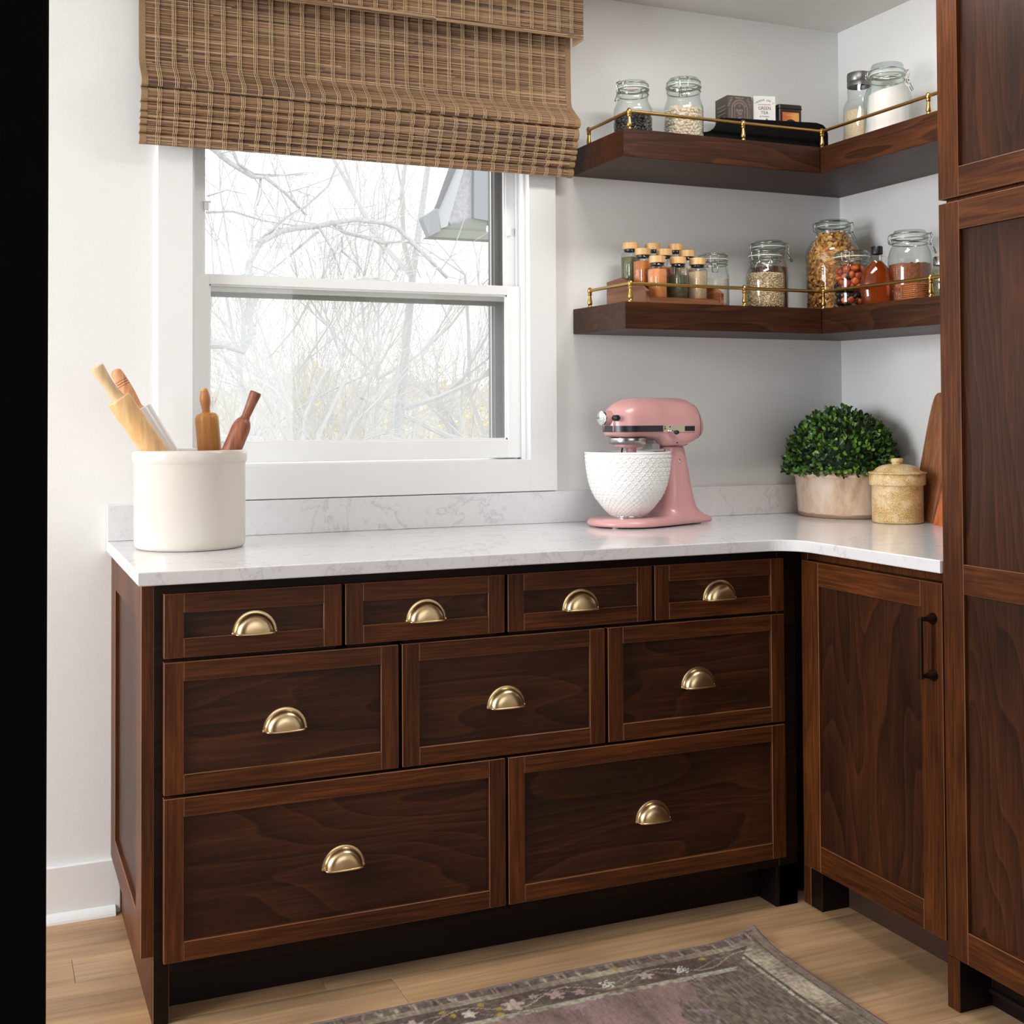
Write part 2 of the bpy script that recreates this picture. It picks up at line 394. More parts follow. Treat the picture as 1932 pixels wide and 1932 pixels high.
CORDM = mat('jute_twine', lin(200, 172, 136), .8); TAPE = speckle('binding_tape', lin(158, 128, 94), lin(146, 117, 84), 300, .4, .6, .85)
def cords(path, xa, xb, parent, first, off=.0026, r=.00085):
    x = first
    while x < xb-.004:
        mb = MB(); rr_ = random.Random(int(x*1000))
        for dx in (-.0042, 0, .0042):
            pts = []; lastq = None
            for i_, (p, q_) in enumerate(zip(path, path[1:])):
                d = math.dist(p, q_); n = max(1, int(d/.011)); ty, tz = (q_[0]-p[0])/d, (q_[1]-p[1])/d
                ny, nz = (tz, -ty) if tz < 0 else (-tz, ty)
                if ny > 0 and abs(tz) > .3: ny, nz = -ny, -nz
                for k_ in range(n):
                    f = k_/n; pts.append((x+dx+rr_.uniform(-.0004, .0004), p[0]+(q_[0]-p[0])*f+ny*off, p[1]+(q_[1]-p[1])*f+nz*off))
            mb.tube(pts, r, 4)
        mb.build('cord', CORDM, parent, fixn=False)
        x += .0408
cords(path, SX0, SX1, BS, -2.134)
def strip(path, xa, xb, off, m_, name, parent, smooth=True):
    mb = MB(); rows = []
    for i, p in enumerate(path):
        q0, q1 = path[max(i-1, 0)], path[min(i+1, len(path)-1)]; d = math.dist(q0, q1) or 1; ty, tz = (q1[0]-q0[0])/d, (q1[1]-q0[1])/d
        ny, nz = tz, -ty
        if ny > 0: ny, nz = -ny, -nz
        rows.append([(xa, p[0]+ny*off, p[1]+nz*off), (xb, p[0]+ny*off, p[1]+nz*off), (xb, p[0]-ny*.002, p[1]-nz*.002), (xa, p[0]-ny*.002, p[1]-nz*.002)])
    mb.loft(rows); return mb.build(name, m_, parent)
strip(path, SX0-.006, SX0+.010, .0016, TAPE, 'binding_tape', BS); strip(path, SX1-.010, SX1+.006, .0016, TAPE, 'binding_tape', BS)
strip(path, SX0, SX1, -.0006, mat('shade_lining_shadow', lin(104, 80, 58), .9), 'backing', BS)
# valance with returns
vp = [(-.1225, 2.44), (-.1225, 2.281)]
VAL = reeds(vp, -2.2, -.9785, .0021, 'valance_reeds', 5, BS); cords([(-.1225, 2.44), (-.1225, 2.281)], -2.2, -.98, BS, -2.158)
MB().box(-2.2, -.9785, -.1215, -.1195, 2.281, 2.45).build('valance_backing', TAPE, BS)
R5 = random.Random(9)
for xs in (-2.2, -.9785):
    mb = MB(); zz = 2.281
    while zz < 2.44: mb.box(xs-.001, xs+.0012, -.122, -.055, zz, zz+.0019, mi=R5.randrange(3)); zz += .0021
    mb.build('valance_return', [mat('reed_a', lin(176, 140, 102), .7), mat('reed_b', lin(150, 114, 80), .7), mat('reed_c', lin(196, 163, 122), .7)], BS)
    MB().box(xs-.002, xs+.002, -.1235, -.055, 2.279, 2.2815).build('valance_binding', CORDM, BS)
MB().box(-2.17, -.985, -.058, 0, 2.40, 2.445, bev=.002).build('headrail', TRIM, BS)

# ------------------------------------------------------------------ base cabinet with drawers (window wall)
FW = .0205
DC = empty('drawer_cabinet', (-1.45, -.64, 0), 'long dark-stained wooden drawer cabinet with brass cup pulls under the window', 'cabinet')
mb = MB(); mb.box(-2.2118, -2.19, -.621, -.03, 0, .884); mb.box(-2.19, -.04, -.60, -.03, .105, .12); mb.box(-2.19, -.60, -.05, -.03, .12, .884)
mb.build('carcass', [Wd['z']], DC)
# face frame: plain dark members
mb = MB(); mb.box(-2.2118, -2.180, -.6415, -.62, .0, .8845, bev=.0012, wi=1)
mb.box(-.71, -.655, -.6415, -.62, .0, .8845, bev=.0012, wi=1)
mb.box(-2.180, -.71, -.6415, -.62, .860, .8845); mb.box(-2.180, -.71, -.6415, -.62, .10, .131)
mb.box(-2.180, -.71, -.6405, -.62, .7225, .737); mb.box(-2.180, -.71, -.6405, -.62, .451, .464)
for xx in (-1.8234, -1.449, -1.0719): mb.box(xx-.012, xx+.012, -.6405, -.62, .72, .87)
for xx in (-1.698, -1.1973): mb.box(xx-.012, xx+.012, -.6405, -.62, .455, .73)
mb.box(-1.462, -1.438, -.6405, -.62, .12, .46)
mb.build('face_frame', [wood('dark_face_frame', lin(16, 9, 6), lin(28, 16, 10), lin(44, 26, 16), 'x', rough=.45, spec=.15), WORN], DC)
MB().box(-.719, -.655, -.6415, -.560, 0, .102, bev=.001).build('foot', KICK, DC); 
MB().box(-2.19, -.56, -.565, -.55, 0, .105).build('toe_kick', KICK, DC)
# applied shaker end panel
mb = MB(); ex, sx_ = -2.2355, -2.2125
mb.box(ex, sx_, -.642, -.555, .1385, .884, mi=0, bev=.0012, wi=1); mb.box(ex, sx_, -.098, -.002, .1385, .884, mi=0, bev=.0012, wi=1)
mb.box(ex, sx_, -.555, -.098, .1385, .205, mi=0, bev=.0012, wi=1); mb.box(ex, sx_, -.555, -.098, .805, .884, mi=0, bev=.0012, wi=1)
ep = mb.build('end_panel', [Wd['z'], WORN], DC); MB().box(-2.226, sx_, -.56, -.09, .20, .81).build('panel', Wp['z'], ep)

def cup_pull(parent, cx, yb, zb):
    """half-round cup pull, 93 mm wide, back plate on plane y=yb, bottom edge at z=zb"""
    mb = MB(); R, Hh, D = .0465, .046, .024
    rows = []
    prof = [(1.0, 0), (1.0, .0022), (.96, .0030), (.895, .0032), (.88, .0045), (.87, .008), (.83, .0135), (.75, .0185), (.62, .022), (.42, .0238), (.2, .0243), (0.001, .0244)]
    n = 28
    for r, d in prof:
        rows.append([(cx+R*r*math.cos(PI*k/n), yb-d, zb+Hh*r*math.sin(PI*k/n)) for k in range(n+1)])
    vs = [p for row in rows for p in row]; fs = []
    for i in range(len(rows)-1):
        for k in range(n): a = i*(n+1)+k; fs.append((a, a+1, a+n+2, a+n+1))
    mb.add(vs, fs)
    # rolled lower lip following the dome's foot
    lip = [(cx+R*.90*math.cos(PI+PI*k/16)*1.0, yb-.0035-.021*math.sin(PI*k/16), zb-.001) for k in range(17)]
    lip = [(cx-R*.93, yb-.001, zb), *[(cx-R*.88*math.cos(PI*k/16), yb-.004-.0205*abs(math.sin(PI*k/16))**.35, zb) for k in range(17)], (cx+R*.93, yb-.001, zb)]
    mb.tube(lip, .0021, 8)
    for sx in (-1, 1): mb.lathe([(0, -.003), (.003, -.002), (.0034, 0), (.003, .002), (0, .003)], (cx+sx*R*.955, yb-.003, zb+.001), 10)
    return mb.build('cup_pull', PULLB, parent, smooth=True, angle=50, fixn=True)
def drawer(x0, x1, z0, z1, rl=.039):
    mb = MB(); y0, y1 = -.6615, -.642
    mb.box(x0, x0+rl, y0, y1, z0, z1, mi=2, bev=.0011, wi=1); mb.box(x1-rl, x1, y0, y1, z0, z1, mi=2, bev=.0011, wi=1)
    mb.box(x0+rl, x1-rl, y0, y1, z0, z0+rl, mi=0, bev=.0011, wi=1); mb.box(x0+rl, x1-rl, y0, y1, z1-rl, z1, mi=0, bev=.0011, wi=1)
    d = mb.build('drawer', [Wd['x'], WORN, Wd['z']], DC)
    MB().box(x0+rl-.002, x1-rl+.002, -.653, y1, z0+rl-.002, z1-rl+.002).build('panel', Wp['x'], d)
    cup_pull(d, (x0+x1)/2, -.653, (z0+z1)/2-.0255)
for a, b in ((-2.1934, -1.8276), (-1.8192, -1.4530), (-1.4446, -1.0758), (-1.0679, -.702)): drawer(a, b, .7338, .8630)
for a, b in ((-2.1934, -1.7020), (-1.6936, -1.2015), (-1.1931, -.702)): drawer(a, b, .461, .7256)
for a, b in ((-2.1934, -1.4532), (-1.4455, -.702)): drawer(a, b, .1277, .454)

# ------------------------------------------------------------------ base cabinet on the right wall
RC = empty('corner_cabinet', (-.635, -.93, 0), 'warm brown base cabinet with one tall shaker door, between the drawers and tall cabinet', 'cabinet')
mb = MB(); mb.box(-.615, -.03, -1.205, -.62, .105, .8845); mb.build('carcass', Wd['z'], RC)
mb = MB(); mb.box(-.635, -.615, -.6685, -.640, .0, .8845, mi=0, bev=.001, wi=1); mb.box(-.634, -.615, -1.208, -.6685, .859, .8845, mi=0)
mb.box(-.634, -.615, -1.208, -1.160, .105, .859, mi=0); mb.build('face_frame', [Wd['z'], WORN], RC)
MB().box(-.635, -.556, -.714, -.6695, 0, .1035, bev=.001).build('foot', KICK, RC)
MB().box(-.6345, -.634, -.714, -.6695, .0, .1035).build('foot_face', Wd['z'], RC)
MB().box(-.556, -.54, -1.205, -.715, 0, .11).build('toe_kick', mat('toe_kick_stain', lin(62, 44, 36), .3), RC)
def shaker_x(parent, nm, xf, th, y0, y1, z0, z1, st, rails, top, bot):
    """shaker door whose face looks to -x; y0 > y1"""
    mb = MB(); xb = xf+th
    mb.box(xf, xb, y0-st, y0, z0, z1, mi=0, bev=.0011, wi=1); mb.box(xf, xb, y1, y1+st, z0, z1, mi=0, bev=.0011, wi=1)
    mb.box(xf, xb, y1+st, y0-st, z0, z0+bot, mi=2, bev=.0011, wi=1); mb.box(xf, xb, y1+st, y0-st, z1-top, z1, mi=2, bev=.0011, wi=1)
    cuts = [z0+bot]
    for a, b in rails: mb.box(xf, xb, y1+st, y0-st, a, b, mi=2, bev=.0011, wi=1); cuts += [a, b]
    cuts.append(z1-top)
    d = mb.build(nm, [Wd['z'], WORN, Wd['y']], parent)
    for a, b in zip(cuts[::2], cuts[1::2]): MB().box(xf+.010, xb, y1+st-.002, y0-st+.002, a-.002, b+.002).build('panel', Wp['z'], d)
    return d
dr = shaker_x(RC, 'door', -.655, .0195, -.669, -1.159, .1053, .857, .066, [], .0575, .064)
mb = MB(); hx, hy, hz0, hz1 = -.690, -1.132, .653, .786
mb.box(hx-.004, hx+.004, hy-.0055, hy+.0055, hz0, hz1, bev=.0012)
for z in (hz0+.006, hz1-.006):
    rings = []
    for x, s in ((hx+.003, .0048), (hx+.012, .0050), (hx+.022, .0072), (hx+.030, .0125), (hx+.0345, .0135)):
        rings.append([(x, hy+s*math.cos(2*PI*k/16), z+s*math.sin(2*PI*k/16)*.95) for k in range(16)])
    mb.loft(rings)
mb.build('bar_handle', BRONZE, dr, smooth=True, angle=35)

# ------------------------------------------------------------------ tall pantry cabinet, right
PC = empty('pantry_cabinet', (-.68, -1.5, 0), 'tall brown floor-to-ceiling cabinet with shaker doors at the right edge', 'cabinet')
PY0, PY1 = -1.2096, -1.83
MB().box(-.677, -.004, PY1, PY0-.002, .105, 2.44).build('carcass', Wd['z'], PC)
shaker_x(PC, 'lower_door', -.697, .0195, PY0, PY1, .1053, 1.6539, .0575, [(.8509, .9115)], .0586, .0649)
shaker_x(PC, 'upper_door', -.697, .0195, PY0, PY1, 1.6629, 2.43, .0575, [], .06, .0608)
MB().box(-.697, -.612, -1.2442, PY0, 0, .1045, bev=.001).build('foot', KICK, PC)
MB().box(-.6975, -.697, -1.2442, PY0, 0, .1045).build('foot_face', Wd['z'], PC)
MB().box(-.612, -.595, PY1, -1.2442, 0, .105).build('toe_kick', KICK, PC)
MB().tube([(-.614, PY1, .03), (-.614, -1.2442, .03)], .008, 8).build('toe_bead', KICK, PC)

# ------------------------------------------------------------------ countertop
CT = empty('countertop', (-1.4, -.35, .914), 'pale grey-white quartz L-shaped worktop with low backsplash', 'countertop')
cr = .075; out = [(-2.2469, -.001), (-2.2469, -.70)]
out += [(-.7025-cr+cr*math.sin(a*PI/24), -.70-cr+cr*math.cos(a*PI/24)) for a in range(0, 13)]
out += [(-.7025, -1.2075), (-.001, -1.2075), (-.001, -.001)]
bm = bmesh.new(); vs = [bm.verts.new((x, y, .8864)) for x, y in out]; f = bm.faces.new(vs)
r_ = bmesh.ops.extrude_face_region(bm, geom=[f]); 
for v in r_['geom']:
    if isinstance(v, bmesh.types.BMVert): v.co.z = .914
bmesh.ops.recalc_face_normals(bm, faces=bm.faces)
bmesh.ops.bevel(bm, geom=[e for e in bm.edges if abs(e.verts[0].co.z-e.verts[1].co.z) < 1e-5], offset=.0022, segments=2, profile=.5, affect='EDGES')
mb = MB(); bm.verts.index_update(); mb.v = [tuple(v.co) for v in bm.verts]; mb.f = [tuple(v.index for v in f.verts) for f in bm.faces]; mb.m = [0]*len(mb.f); bm.free()
mb.build('slab', QUARTZ, CT)
MB().box(-2.2469, -.021, -.0205, -.001, .9142, 1.0038, bev=.0015).build('backsplash', QUARTZ, CT)
MB().box(-.021, -.001, -1.2075, -.001, .9142, 1.0038, bev=.0015).build('backsplash', QUARTZ, CT)

# ------------------------------------------------------------------ dark door edge, left foreground
DD = MB().box(-3.25, -2.4838, -2.345, -2.30, .012, 2.06, bev=.002).build('black_door', mat('black_paint', lin(6, 5, 5), .8, Specular_IOR_Level=.05))
tag(DD, 'black open door seen edge-on, filling the left edge of the picture', 'door')
MB().box(-3.18, -2.56, -2.347, -2.345, 1.1, 1.98).build('panel', DD.data.materials[0], DD); MB().box(-3.18, -2.56, -2.347, -2.345, .15, .95).build('panel', DD.data.materials[0], DD)

# ------------------------------------------------------------------ floating shelves with brass gallery rails
def shelf(z0, z1, slope, label, posts_back, seedm):
    zz = lambda z, y: z+slope*(y+.35)
    root = empty('floating_shelf', (-.5, -.16, z0), label, 'shelf', 'corner shelves with brass rails')
    def bd(poly, nm, mats, mi_fn=None):
        mb = MB(); n = len(poly)
        vs = [(x, y, zz(z0, y)) for x, y in poly]+[(x, y, zz(z1, y)) for x, y in poly]
        mb.add(vs, [tuple(range(n))[::-1]]+[tuple(range(n, 2*n))]+[(i, (i+1) % n, n+(i+1) % n, n+i) for i in range(n)])
        o = mb.build(nm, mats, root)
        b_ = o.modifiers.new('bevel', 'BEVEL'); b_.width = .0012; b_.segments = 1; b_.limit_method = 'ANGLE'
        return o
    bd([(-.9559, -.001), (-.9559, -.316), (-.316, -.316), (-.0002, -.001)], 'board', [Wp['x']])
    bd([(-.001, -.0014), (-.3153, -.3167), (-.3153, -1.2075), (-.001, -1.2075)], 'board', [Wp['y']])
    def post(x, y):
        zt = zz(z1, y); p = [(0, 0), (.0062, 0), (.0066, .004), (.0056, .007), (.0048, .0085), (.0064, .011), (.0072, .015), (.0062, .021), (.0046, .031), (.0044, .036), (.0062, .038), (.0064, .041), (.0052, .0425), (.0062, .045), (.0074, .050), (.0072, .054), (.0050, .0580), (.0025, .0598), (0, .0602)]
        MB().lathe(p, (x, y, zt-.0005), 16).build('rail_post', BRASS, root, smooth=True, angle=40)
    P_ = [(-.930, -.058), (-.930, -.300), (-.5667, -.300), (-.297, -.300), (-.297, -.740), (-.297, -1.14)]
    for x, y in P_: post(x, y)
    h = .0505
    def rod(a, b): MB().tube([(a[0], a[1], zz(z1, a[1])+h), (b[0], b[1], zz(z1, b[1])+h)], .0047, 12).build('rail_rod', BRASS, root, smooth=True, angle=50)
    rod(P_[0], P_[1]); rod(P_[1], P_[3]); rod(P_[3], P_[5])
    return zz
z1f = shelf(1.914, 1.9897, .008, 'upper dark-stained corner shelf with brass gallery rail', 0, 1)
z2f = shelf(1.451, 1.5237, .0150, 'lower dark-stained corner shelf with brass gallery rail', 0, 2)
T1, T2 = 1.9897, 1.5237
def top1(y): return z1f(T1, y)+.0004
def top2(y): return z2f(T2, y)+.0004

# ------------------------------------------------------------------ jars on the shelves
def blobs(positions, size, sub, mats_idx, rnd, flat=1.0, mb=None, jit=.15):
    """ellipsoids (beans, seeds) joined in one mesh"""
    bm = bmesh.new(); bmesh.ops.create_icosphere(bm, subdivisions=sub, radius=1); bv = [v.co.copy() for v in bm.verts]; bf = [tuple(v.index for v in f.verts) for f in bm.faces]; bm.free()
    mb = mb or MB()
    for p in positions:
        M = Matrix.Rotation(rnd.uniform(0, PI), 3, 'Z') @ Matrix.Rotation(rnd.uniform(0, PI), 3, 'X') @ Matrix.Rotation(rnd.uniform(0, PI), 3, 'Y')
        s = rnd.uniform(1-jit, 1+jit)
        vs = [M @ Vector((v.x*size[0]*s, v.y*size[1]*s+.25*size[1]*(v.x*v.x), v.z*size[2]*s))+p for v in bv]
        mb.add(vs, bf, rnd.choice(mats_idx))
    return mb
def pack(cx, cy, z0, z1, r, sp, rnd, top=True):
    out = []; z = z0+sp*.5; row = 0
    while z < z1:
        n = int(2*PI*r/sp)
        for k in range(n):
            a = 2*PI*(k+.5*(row % 2)+rnd.uniform(-.2, .2))/n; out.append(Vector((cx+r*math.cos(a), cy+r*math.sin(a), z+rnd.uniform(-.25, .25)*sp)))
        z += sp*.82; row += 1
    if top:
        rr = r-sp
        while rr > 0:
            n = max(1, int(2*PI*rr/sp))
            for k in range(n): a = 2*PI*k/n; out.append(Vector((cx+rr*math.cos(a), cy+rr*math.sin(a), z1+rnd.uniform(-.2, .3)*sp)))
            rr -= sp*.9
    return out
GASK = mat('pale_rubber_gasket', lin(208, 220, 208), .5)
def clipjar(cx, cy, z0, r, rl, zt, zg, zs, ang, name, label, fillz=None, fm=None, kind=None, hinge=True, group='clip-top glass jars on the shelves'):
    """z0 base, zt lid top, zg gasket height, zs shoulder height"""
    root = empty(name, (cx, cy, z0), label, 'jar', group)
    rn = rl*.93; sh = (r-rn)
    prof = [(0, .004), (r*.80, .001), (r*.93, .003), (r*.985, .010), (r, .022), (r, (zs-z0)*.80), (r*.99, (zs-z0)*.88), (rn+sh*.55, (zs-z0)+.000), (rn+sh*.15, (zs-z0)+.009), (rn, (zs-z0)+.016), (rn, zg-z0-.010), (rl, zg-z0-.007), (rl, zg-z0-.0015), (rn*.97, zg-z0-.001)]
    MB().lathe(prof, (cx, cy, z0), 48).build('jar_body', GLASS, root, smooth=True, angle=60)
    lp = [(rl*.97, zg-z0+.001), (rl*1.0, zg-z0+.003), (rl*1.0, zg-z0+.008), (rl*.95, zg-z0+.0105), (rl*.90, zt-z0-.006), (rl*.84, zt-z0-.001), (rl*.70, zt-z0), (0, zt-z0-.0015)]
    MB().lathe(lp, (cx, cy, z0), 48).build('lid', GLASS, root, smooth=True, angle=50)
    MB().lathe([(rl*.8, zg-z0-.001), (rl*1.02, zg-z0-.001), (rl*1.03, zg-z0+.0004), (rl*1.02, zg-z0+.0018), (rl*.8, zg-z0+.0018)], (cx, cy, z0), 40).build('gasket', GASK, root, smooth=True, angle=50)
    w_ = .0014; mb = MB()
    ring = lambda rr, zz: [(cx+rr*math.cos(2*PI*k/36), cy+rr*math.sin(2*PI*k/36), zz) for k in range(37)]
    mb.tube(ring(rn+.0018, zg-.015), w_, 6); mb.tube(ring(rl*.93+.0018, zg+.012), w_, 6)
    ca, sa = math.cos(ang), math.sin(ang); tx, ty = -sa, ca
    def at(rad, t, z): return (cx+ca*rad+tx*t, cy+sa*rad+ty*t, z)
    for t in (-.012, .012):   # toggle loops on the closing side
        mb.tube([at(rl-.002, t, zg+.012), at(rl+.007, t, zg+.014), at(rl+.010, t, zg+.004), at(rl+.006, t*.9, zg-.010), at(rl+.009, t*.8, zg-.018), at(rl+.002, t*.9, zg-.015)], w_, 6)
    mb.tube([at(rl+.007, -.012, zg+.014), at(rl+.008, 0, zg+.0155), at(rl+.007, .012, zg+.014)], w_, 6)
    mb.build('wire_bail', STEEL, root, smooth=True)
    mb = MB(); mb.tube([at(rl+.006, -.009, zg-.012), at(rl+.012, -.008, zg-.024), at(rl+.021, -.007, zg-.042), at(rl+.021, .007, zg-.042), at(rl+.012, .008, zg-.024), at(rl+.006, .009, zg-.012)], w_, 6)
    mb.build('clasp_lever', STEEL, root, smooth=True)
    mb = MB(); 
    for t in (-.011, .011): mb.tube([at(-(rl-.002), t, zg+.012), at(-(rl+.006), t, zg+.011), at(-(rl+.008), t, zg+.000), at(-(rl+.005), t, zg-.012), at(-(rn), t, zg-.015)], w_, 6)
    mb.tube([at(-(rl+.008), -.011, zg), at(-(rl+.008), .011, zg)], w_, 6); mb.build('hinge_wire', STEEL, root, smooth=True)
    rnd = random.Random(int(abs(cx*1e4)))
    if fillz:
        ri = r-.003
        def fill(slope=0, noise=.001, m=fm, rr=ri, zt_=fillz):
            mb = MB(); n = 40; rings = []
            for q_, z in ((.85, .005), (.97, .011), (1, .022)): rings.append([(cx+rr*q_*math.cos(2*PI*k/n), cy+rr*q_*math.sin(2*PI*k/n), z0+z) for k in range(n)])
            def zz(a, q_): return zt_+slope*q_*math.cos(a-slope_dir)+rnd.uniform(-noise, noise)
            rtop = lambda z: rr if z < z0+(zs-z0)*.85 else rr-(rr-rn+.002)*min(1, (z-(z0+(zs-z0)*.85))/((zs-z0)*.2))
            for q_ in (1, .8, .5, .2):
                rings.append([(cx+rtop(zt_)*q_*math.cos(2*PI*k/n), cy+rtop(zt_)*q_*math.sin(2*PI*k/n), zz(2*PI*k/n, q_)) for k in range(n)])
            return mb.loft(rings)
        slope_dir = ang
        if kind == 'powder': fill(.012, .0006).build('contents', fm, root, smooth=True, angle=60)
        elif kind == 'fine': fill(0, .002).build('contents', fm, root, smooth=True, angle=60)
        elif kind in ('bean', 'seed'):
            sz, sp = ((.0074, .0046, .0042), .0098) if kind == 'bean' else ((.0040, .0022, .0018), .0052)
            fill(0, .001, rr=ri-sp*.45, zt_=fillz-sp*.3).build('filling', fm[0], root, smooth=True)
            blobs(pack(cx, cy, z0+.006, fillz, ri-sp*.42, sp, rnd), sz, 2 if kind == 'bean' else 1, list(range(len(fm))), rnd).build('beans' if kind == 'bean' else 'grains', fm, root, smooth=True, fixn=False, kind='stuff')
        elif kind == 'flake':
            rt = lambda z: ri if z < z0+(zs-z0)*.83 else max(rn-.004, ri-(ri-rn)*(z-(z0+(zs-z0)*.83))/((zs-z0)*.17+.014))
            fill(0, .002, m=fm[2], rr=ri-.008, zt_=z0+(zs-z0)*.85).build('filling', fm[2], root, smooth=True)
            mb = MB(); z = z0+.010
            while z < fillz:
                R_ = rt(z)-.004; n = int(2*PI*R_/.0105)
                for k in range(n):
                    a = 2*PI*(k+rnd.random())/n; c = Vector((cx+R_*math.cos(a), cy+R_*math.sin(a), z+rnd.uniform(-.004, .004)))
                    M = Matrix.Rotation(a, 3, 'Z') @ Matrix.Rotation(PI/2+rnd.uniform(-.6, .6), 3, 'Y') @ Matrix.Rotation(rnd.uniform(0, 6.3), 3, 'Z')
                    s = rnd.uniform(.006, .0115); pts = [M @ Vector((0, 0, rnd.uniform(-.002, .002)))+c]
                    for j in range(8): b_ = 2*PI*j/8; q_ = rnd.uniform(.75, 1.1); pts.append(M @ Vector((s*q_*math.cos(b_), s*.72*q_*math.sin(b_), .0022*math.cos(2*b_)+rnd.uniform(-.0006, .0006)))+c)
                    mb.add(pts, [(0, 1+j, 1+(j+1) % 8) for j in range(8)], rnd.randrange(len(fm)))
                z += .0085
            for t in range(60):
                a = rnd.uniform(0, 6.3); q_ = rnd.uniform(0, rn-.012); c = Vector((cx+q_*math.cos(a), cy+q_*math.sin(a), fillz+rnd.uniform(-.006, .004)))
                M = Matrix.Rotation(rnd.uniform(0, 6), 3, 'Z') @ Matrix.Rotation(rnd.uniform(-.8, .8), 3, 'Y'); s = .009
                mb.add([M @ Vector((0, 0, .001))+c]+[M @ Vector((s*math.cos(2*PI*j/8), s*.75*math.sin(2*PI*j/8), .0015*math.cos(4*PI*j/8)))+c for j in range(8)], [(0, 1+j, 1+(j+1) % 8) for j in range(8)], rnd.randrange(len(fm)))
            mb.build('flakes', fm, root, fixn=False, kind='stuff')
        elif kind == 'fruit':
            P_ = [p for p in pack(cx, cy, z0+.012, fillz, ri-.013, .021, rnd)]
            mb = MB()
            for p in P_:
                zf = (p.z-z0)/(fillz-z0); dark = zf < .42 and zf > .22 or (p.z-z0 < .07 and math.cos(math.atan2(p.y-cy, p.x-cx)-2.0) > .3)
                blobs([p], (.0125, .011, .0075), 2, [2] if dark else [0, 1], rnd, mb=mb)
            mb.build('dried_fruit', fm, root, smooth=True, fixn=False, kind='stuff')
    return root
WB = [mat('white_bean', lin(226, 212, 192), .38), mat('white_bean_b', lin(212, 194, 170), .38)]  # two bean tones, picked at random
BB_ = [mat('black_bean', lin(30, 30, 34), .3), mat('black_bean_b', lin(42, 42, 46), .28)]
SEED = [mat('barley', lin(214, 190, 152), .6), mat('barley_dark', lin(176, 146, 106), .6), mat('barley_pale', lin(232, 214, 184), .6)]
FLK = [mat('corn_flake', lin(222, 160, 84), .6), mat('corn_flake_pale', lin(236, 184, 112), .6), mat('corn_flake_brown', lin(176, 112, 52), .65)]
FRU = [mat('dried_apricot', lin(196, 92, 34), .4), mat('dried_apricot_dark', lin(150, 60, 26), .4), mat('prune', lin(28, 16, 20), .35)]
FLOUR = mat('flour', lin(236, 230, 226), .9)
RICE = speckle('rice', lin(226, 206, 176), lin(196, 170, 134), 420, .42, .6, .8, .001)
SUGAR = speckle('brown_sugar', lin(150, 88, 52), lin(112, 60, 34), 160, .4, .62, .8, .002)
CRAN = speckle('dried_cranberries', lin(120, 52, 44), lin(70, 26, 26), 120, .4, .6, .5, .003)
WHT = mat('white_powder', lin(206, 200, 192), .95)
def zt1(y): return top1(y)
clipjar(-.8473, -.17, top1(-.17), .0547, .0464, 2.1603, 2.1386, 2.093, PI+.35, 'clip_jar', 'glass clip jar of black beans, at the left end of the upper shelf', 2.062, BB_, 'bean')
clipjar(-.6809, -.17, top1(-.17), .0565, .0505, 2.1865, 2.163, 2.116, PI+1.05, 'clip_jar', 'glass clip jar of white beans beside the black beans', 2.098, WB, 'bean')
clipjar(-.15, -.4102, top1(-.41), .0665, .0505, 2.2218, 2.190, 2.150, -.45, 'clip_jar', 'large clip jar of white flour on the upper shelf by the tall cabinet', 2.146, FLOUR, 'powder')
clipjar(-.5624, -.13, top2(-.13), .0475, .0440, 1.694, 1.674, 1.640, PI+1.1, 'clip_jar', 'small clip jar of pale powder behind the wooden spice rack', 1.617, WHT, 'fine')
clipjar(-.4243, -.195, top2(-.195), .0560, .0475, 1.7029, 1.6834, 1.644, PI+.45, 'clip_jar', 'clip jar half full of pale grain on the lower shelf', 1.6305, SEED, 'seed')
clipjar(-.3275, -.075, top2(-.075), .0575, .0510, 1.7496, 1.7294, 1.682, -.35, 'clip_jar', 'clip jar of dark dried fruit standing behind the grain jar', 1.668, CRAN, 'fine')
clipjar(-.137, -.140, top2(-.14), .0825, .0521, 1.8147, 1.794, 1.748, -.3, 'clip_jar', 'tallest clip jar, filled with orange corn flakes, in the shelf corner', 1.772, FLK, 'flake')
clipjar(-.22, -.3325, top2(-.33), .0540, .0505, 1.6921, 1.6726, 1.645, PI+.6, 'clip_jar', 'clip jar of orange and black dried fruit in front of the corn flakes', 1.640, FRU, 'fruit')
clipjar(-.13, -.4721, top2(-.47), .0600, .0505, 1.7363, 1.7137, 1.682, -.6, 'clip_jar', 'clip jar of brown sugar behind the syrup bottle', 1.640, SUGAR, 'fine')
# screw-lid jar of rice
y_ = -.262; z_ = top1(y_); r = .0467
J = empty('screw_lid_jar', (-.13, y_, z_), 'glass jar of rice with grey metal screw lid, beside the flour', 'jar')
MB().lathe([(0, .003), (.040, .001), (.0457, .006), (r, .016), (r, .138), (.0445, .150), (.0385, .161), (.0335, .168), (.0335, .190)], (-.13, y_, z_), 40).build('jar_body', GLASS, J, smooth=True, angle=60)
MB().lathe([(.0332, .188), (.0352, .188), (.0352, .2), (.0342, .202), (.0352, .204), (.0352, .222), (.034, .228), (.030, .2295), (0, .2295)], (-.13, y_, z_+.018), 40).build('screw_lid', mat('grey_zinc', lin(128, 128, 128), .38, 1), J, smooth=True, angle=40)
MB().lathe([(.0342, .190), (.0342, .209)], (-.13, y_, z_), 40).build('jar_neck', GLASS, J, smooth=True)
MB().lathe([(0, .004), (.040, .004), (.044, .016), (.044, .130), (.041, .132), (0, .134)], (-.13, y_, z_), 36).build('contents', RICE, J, smooth=True, angle=60)
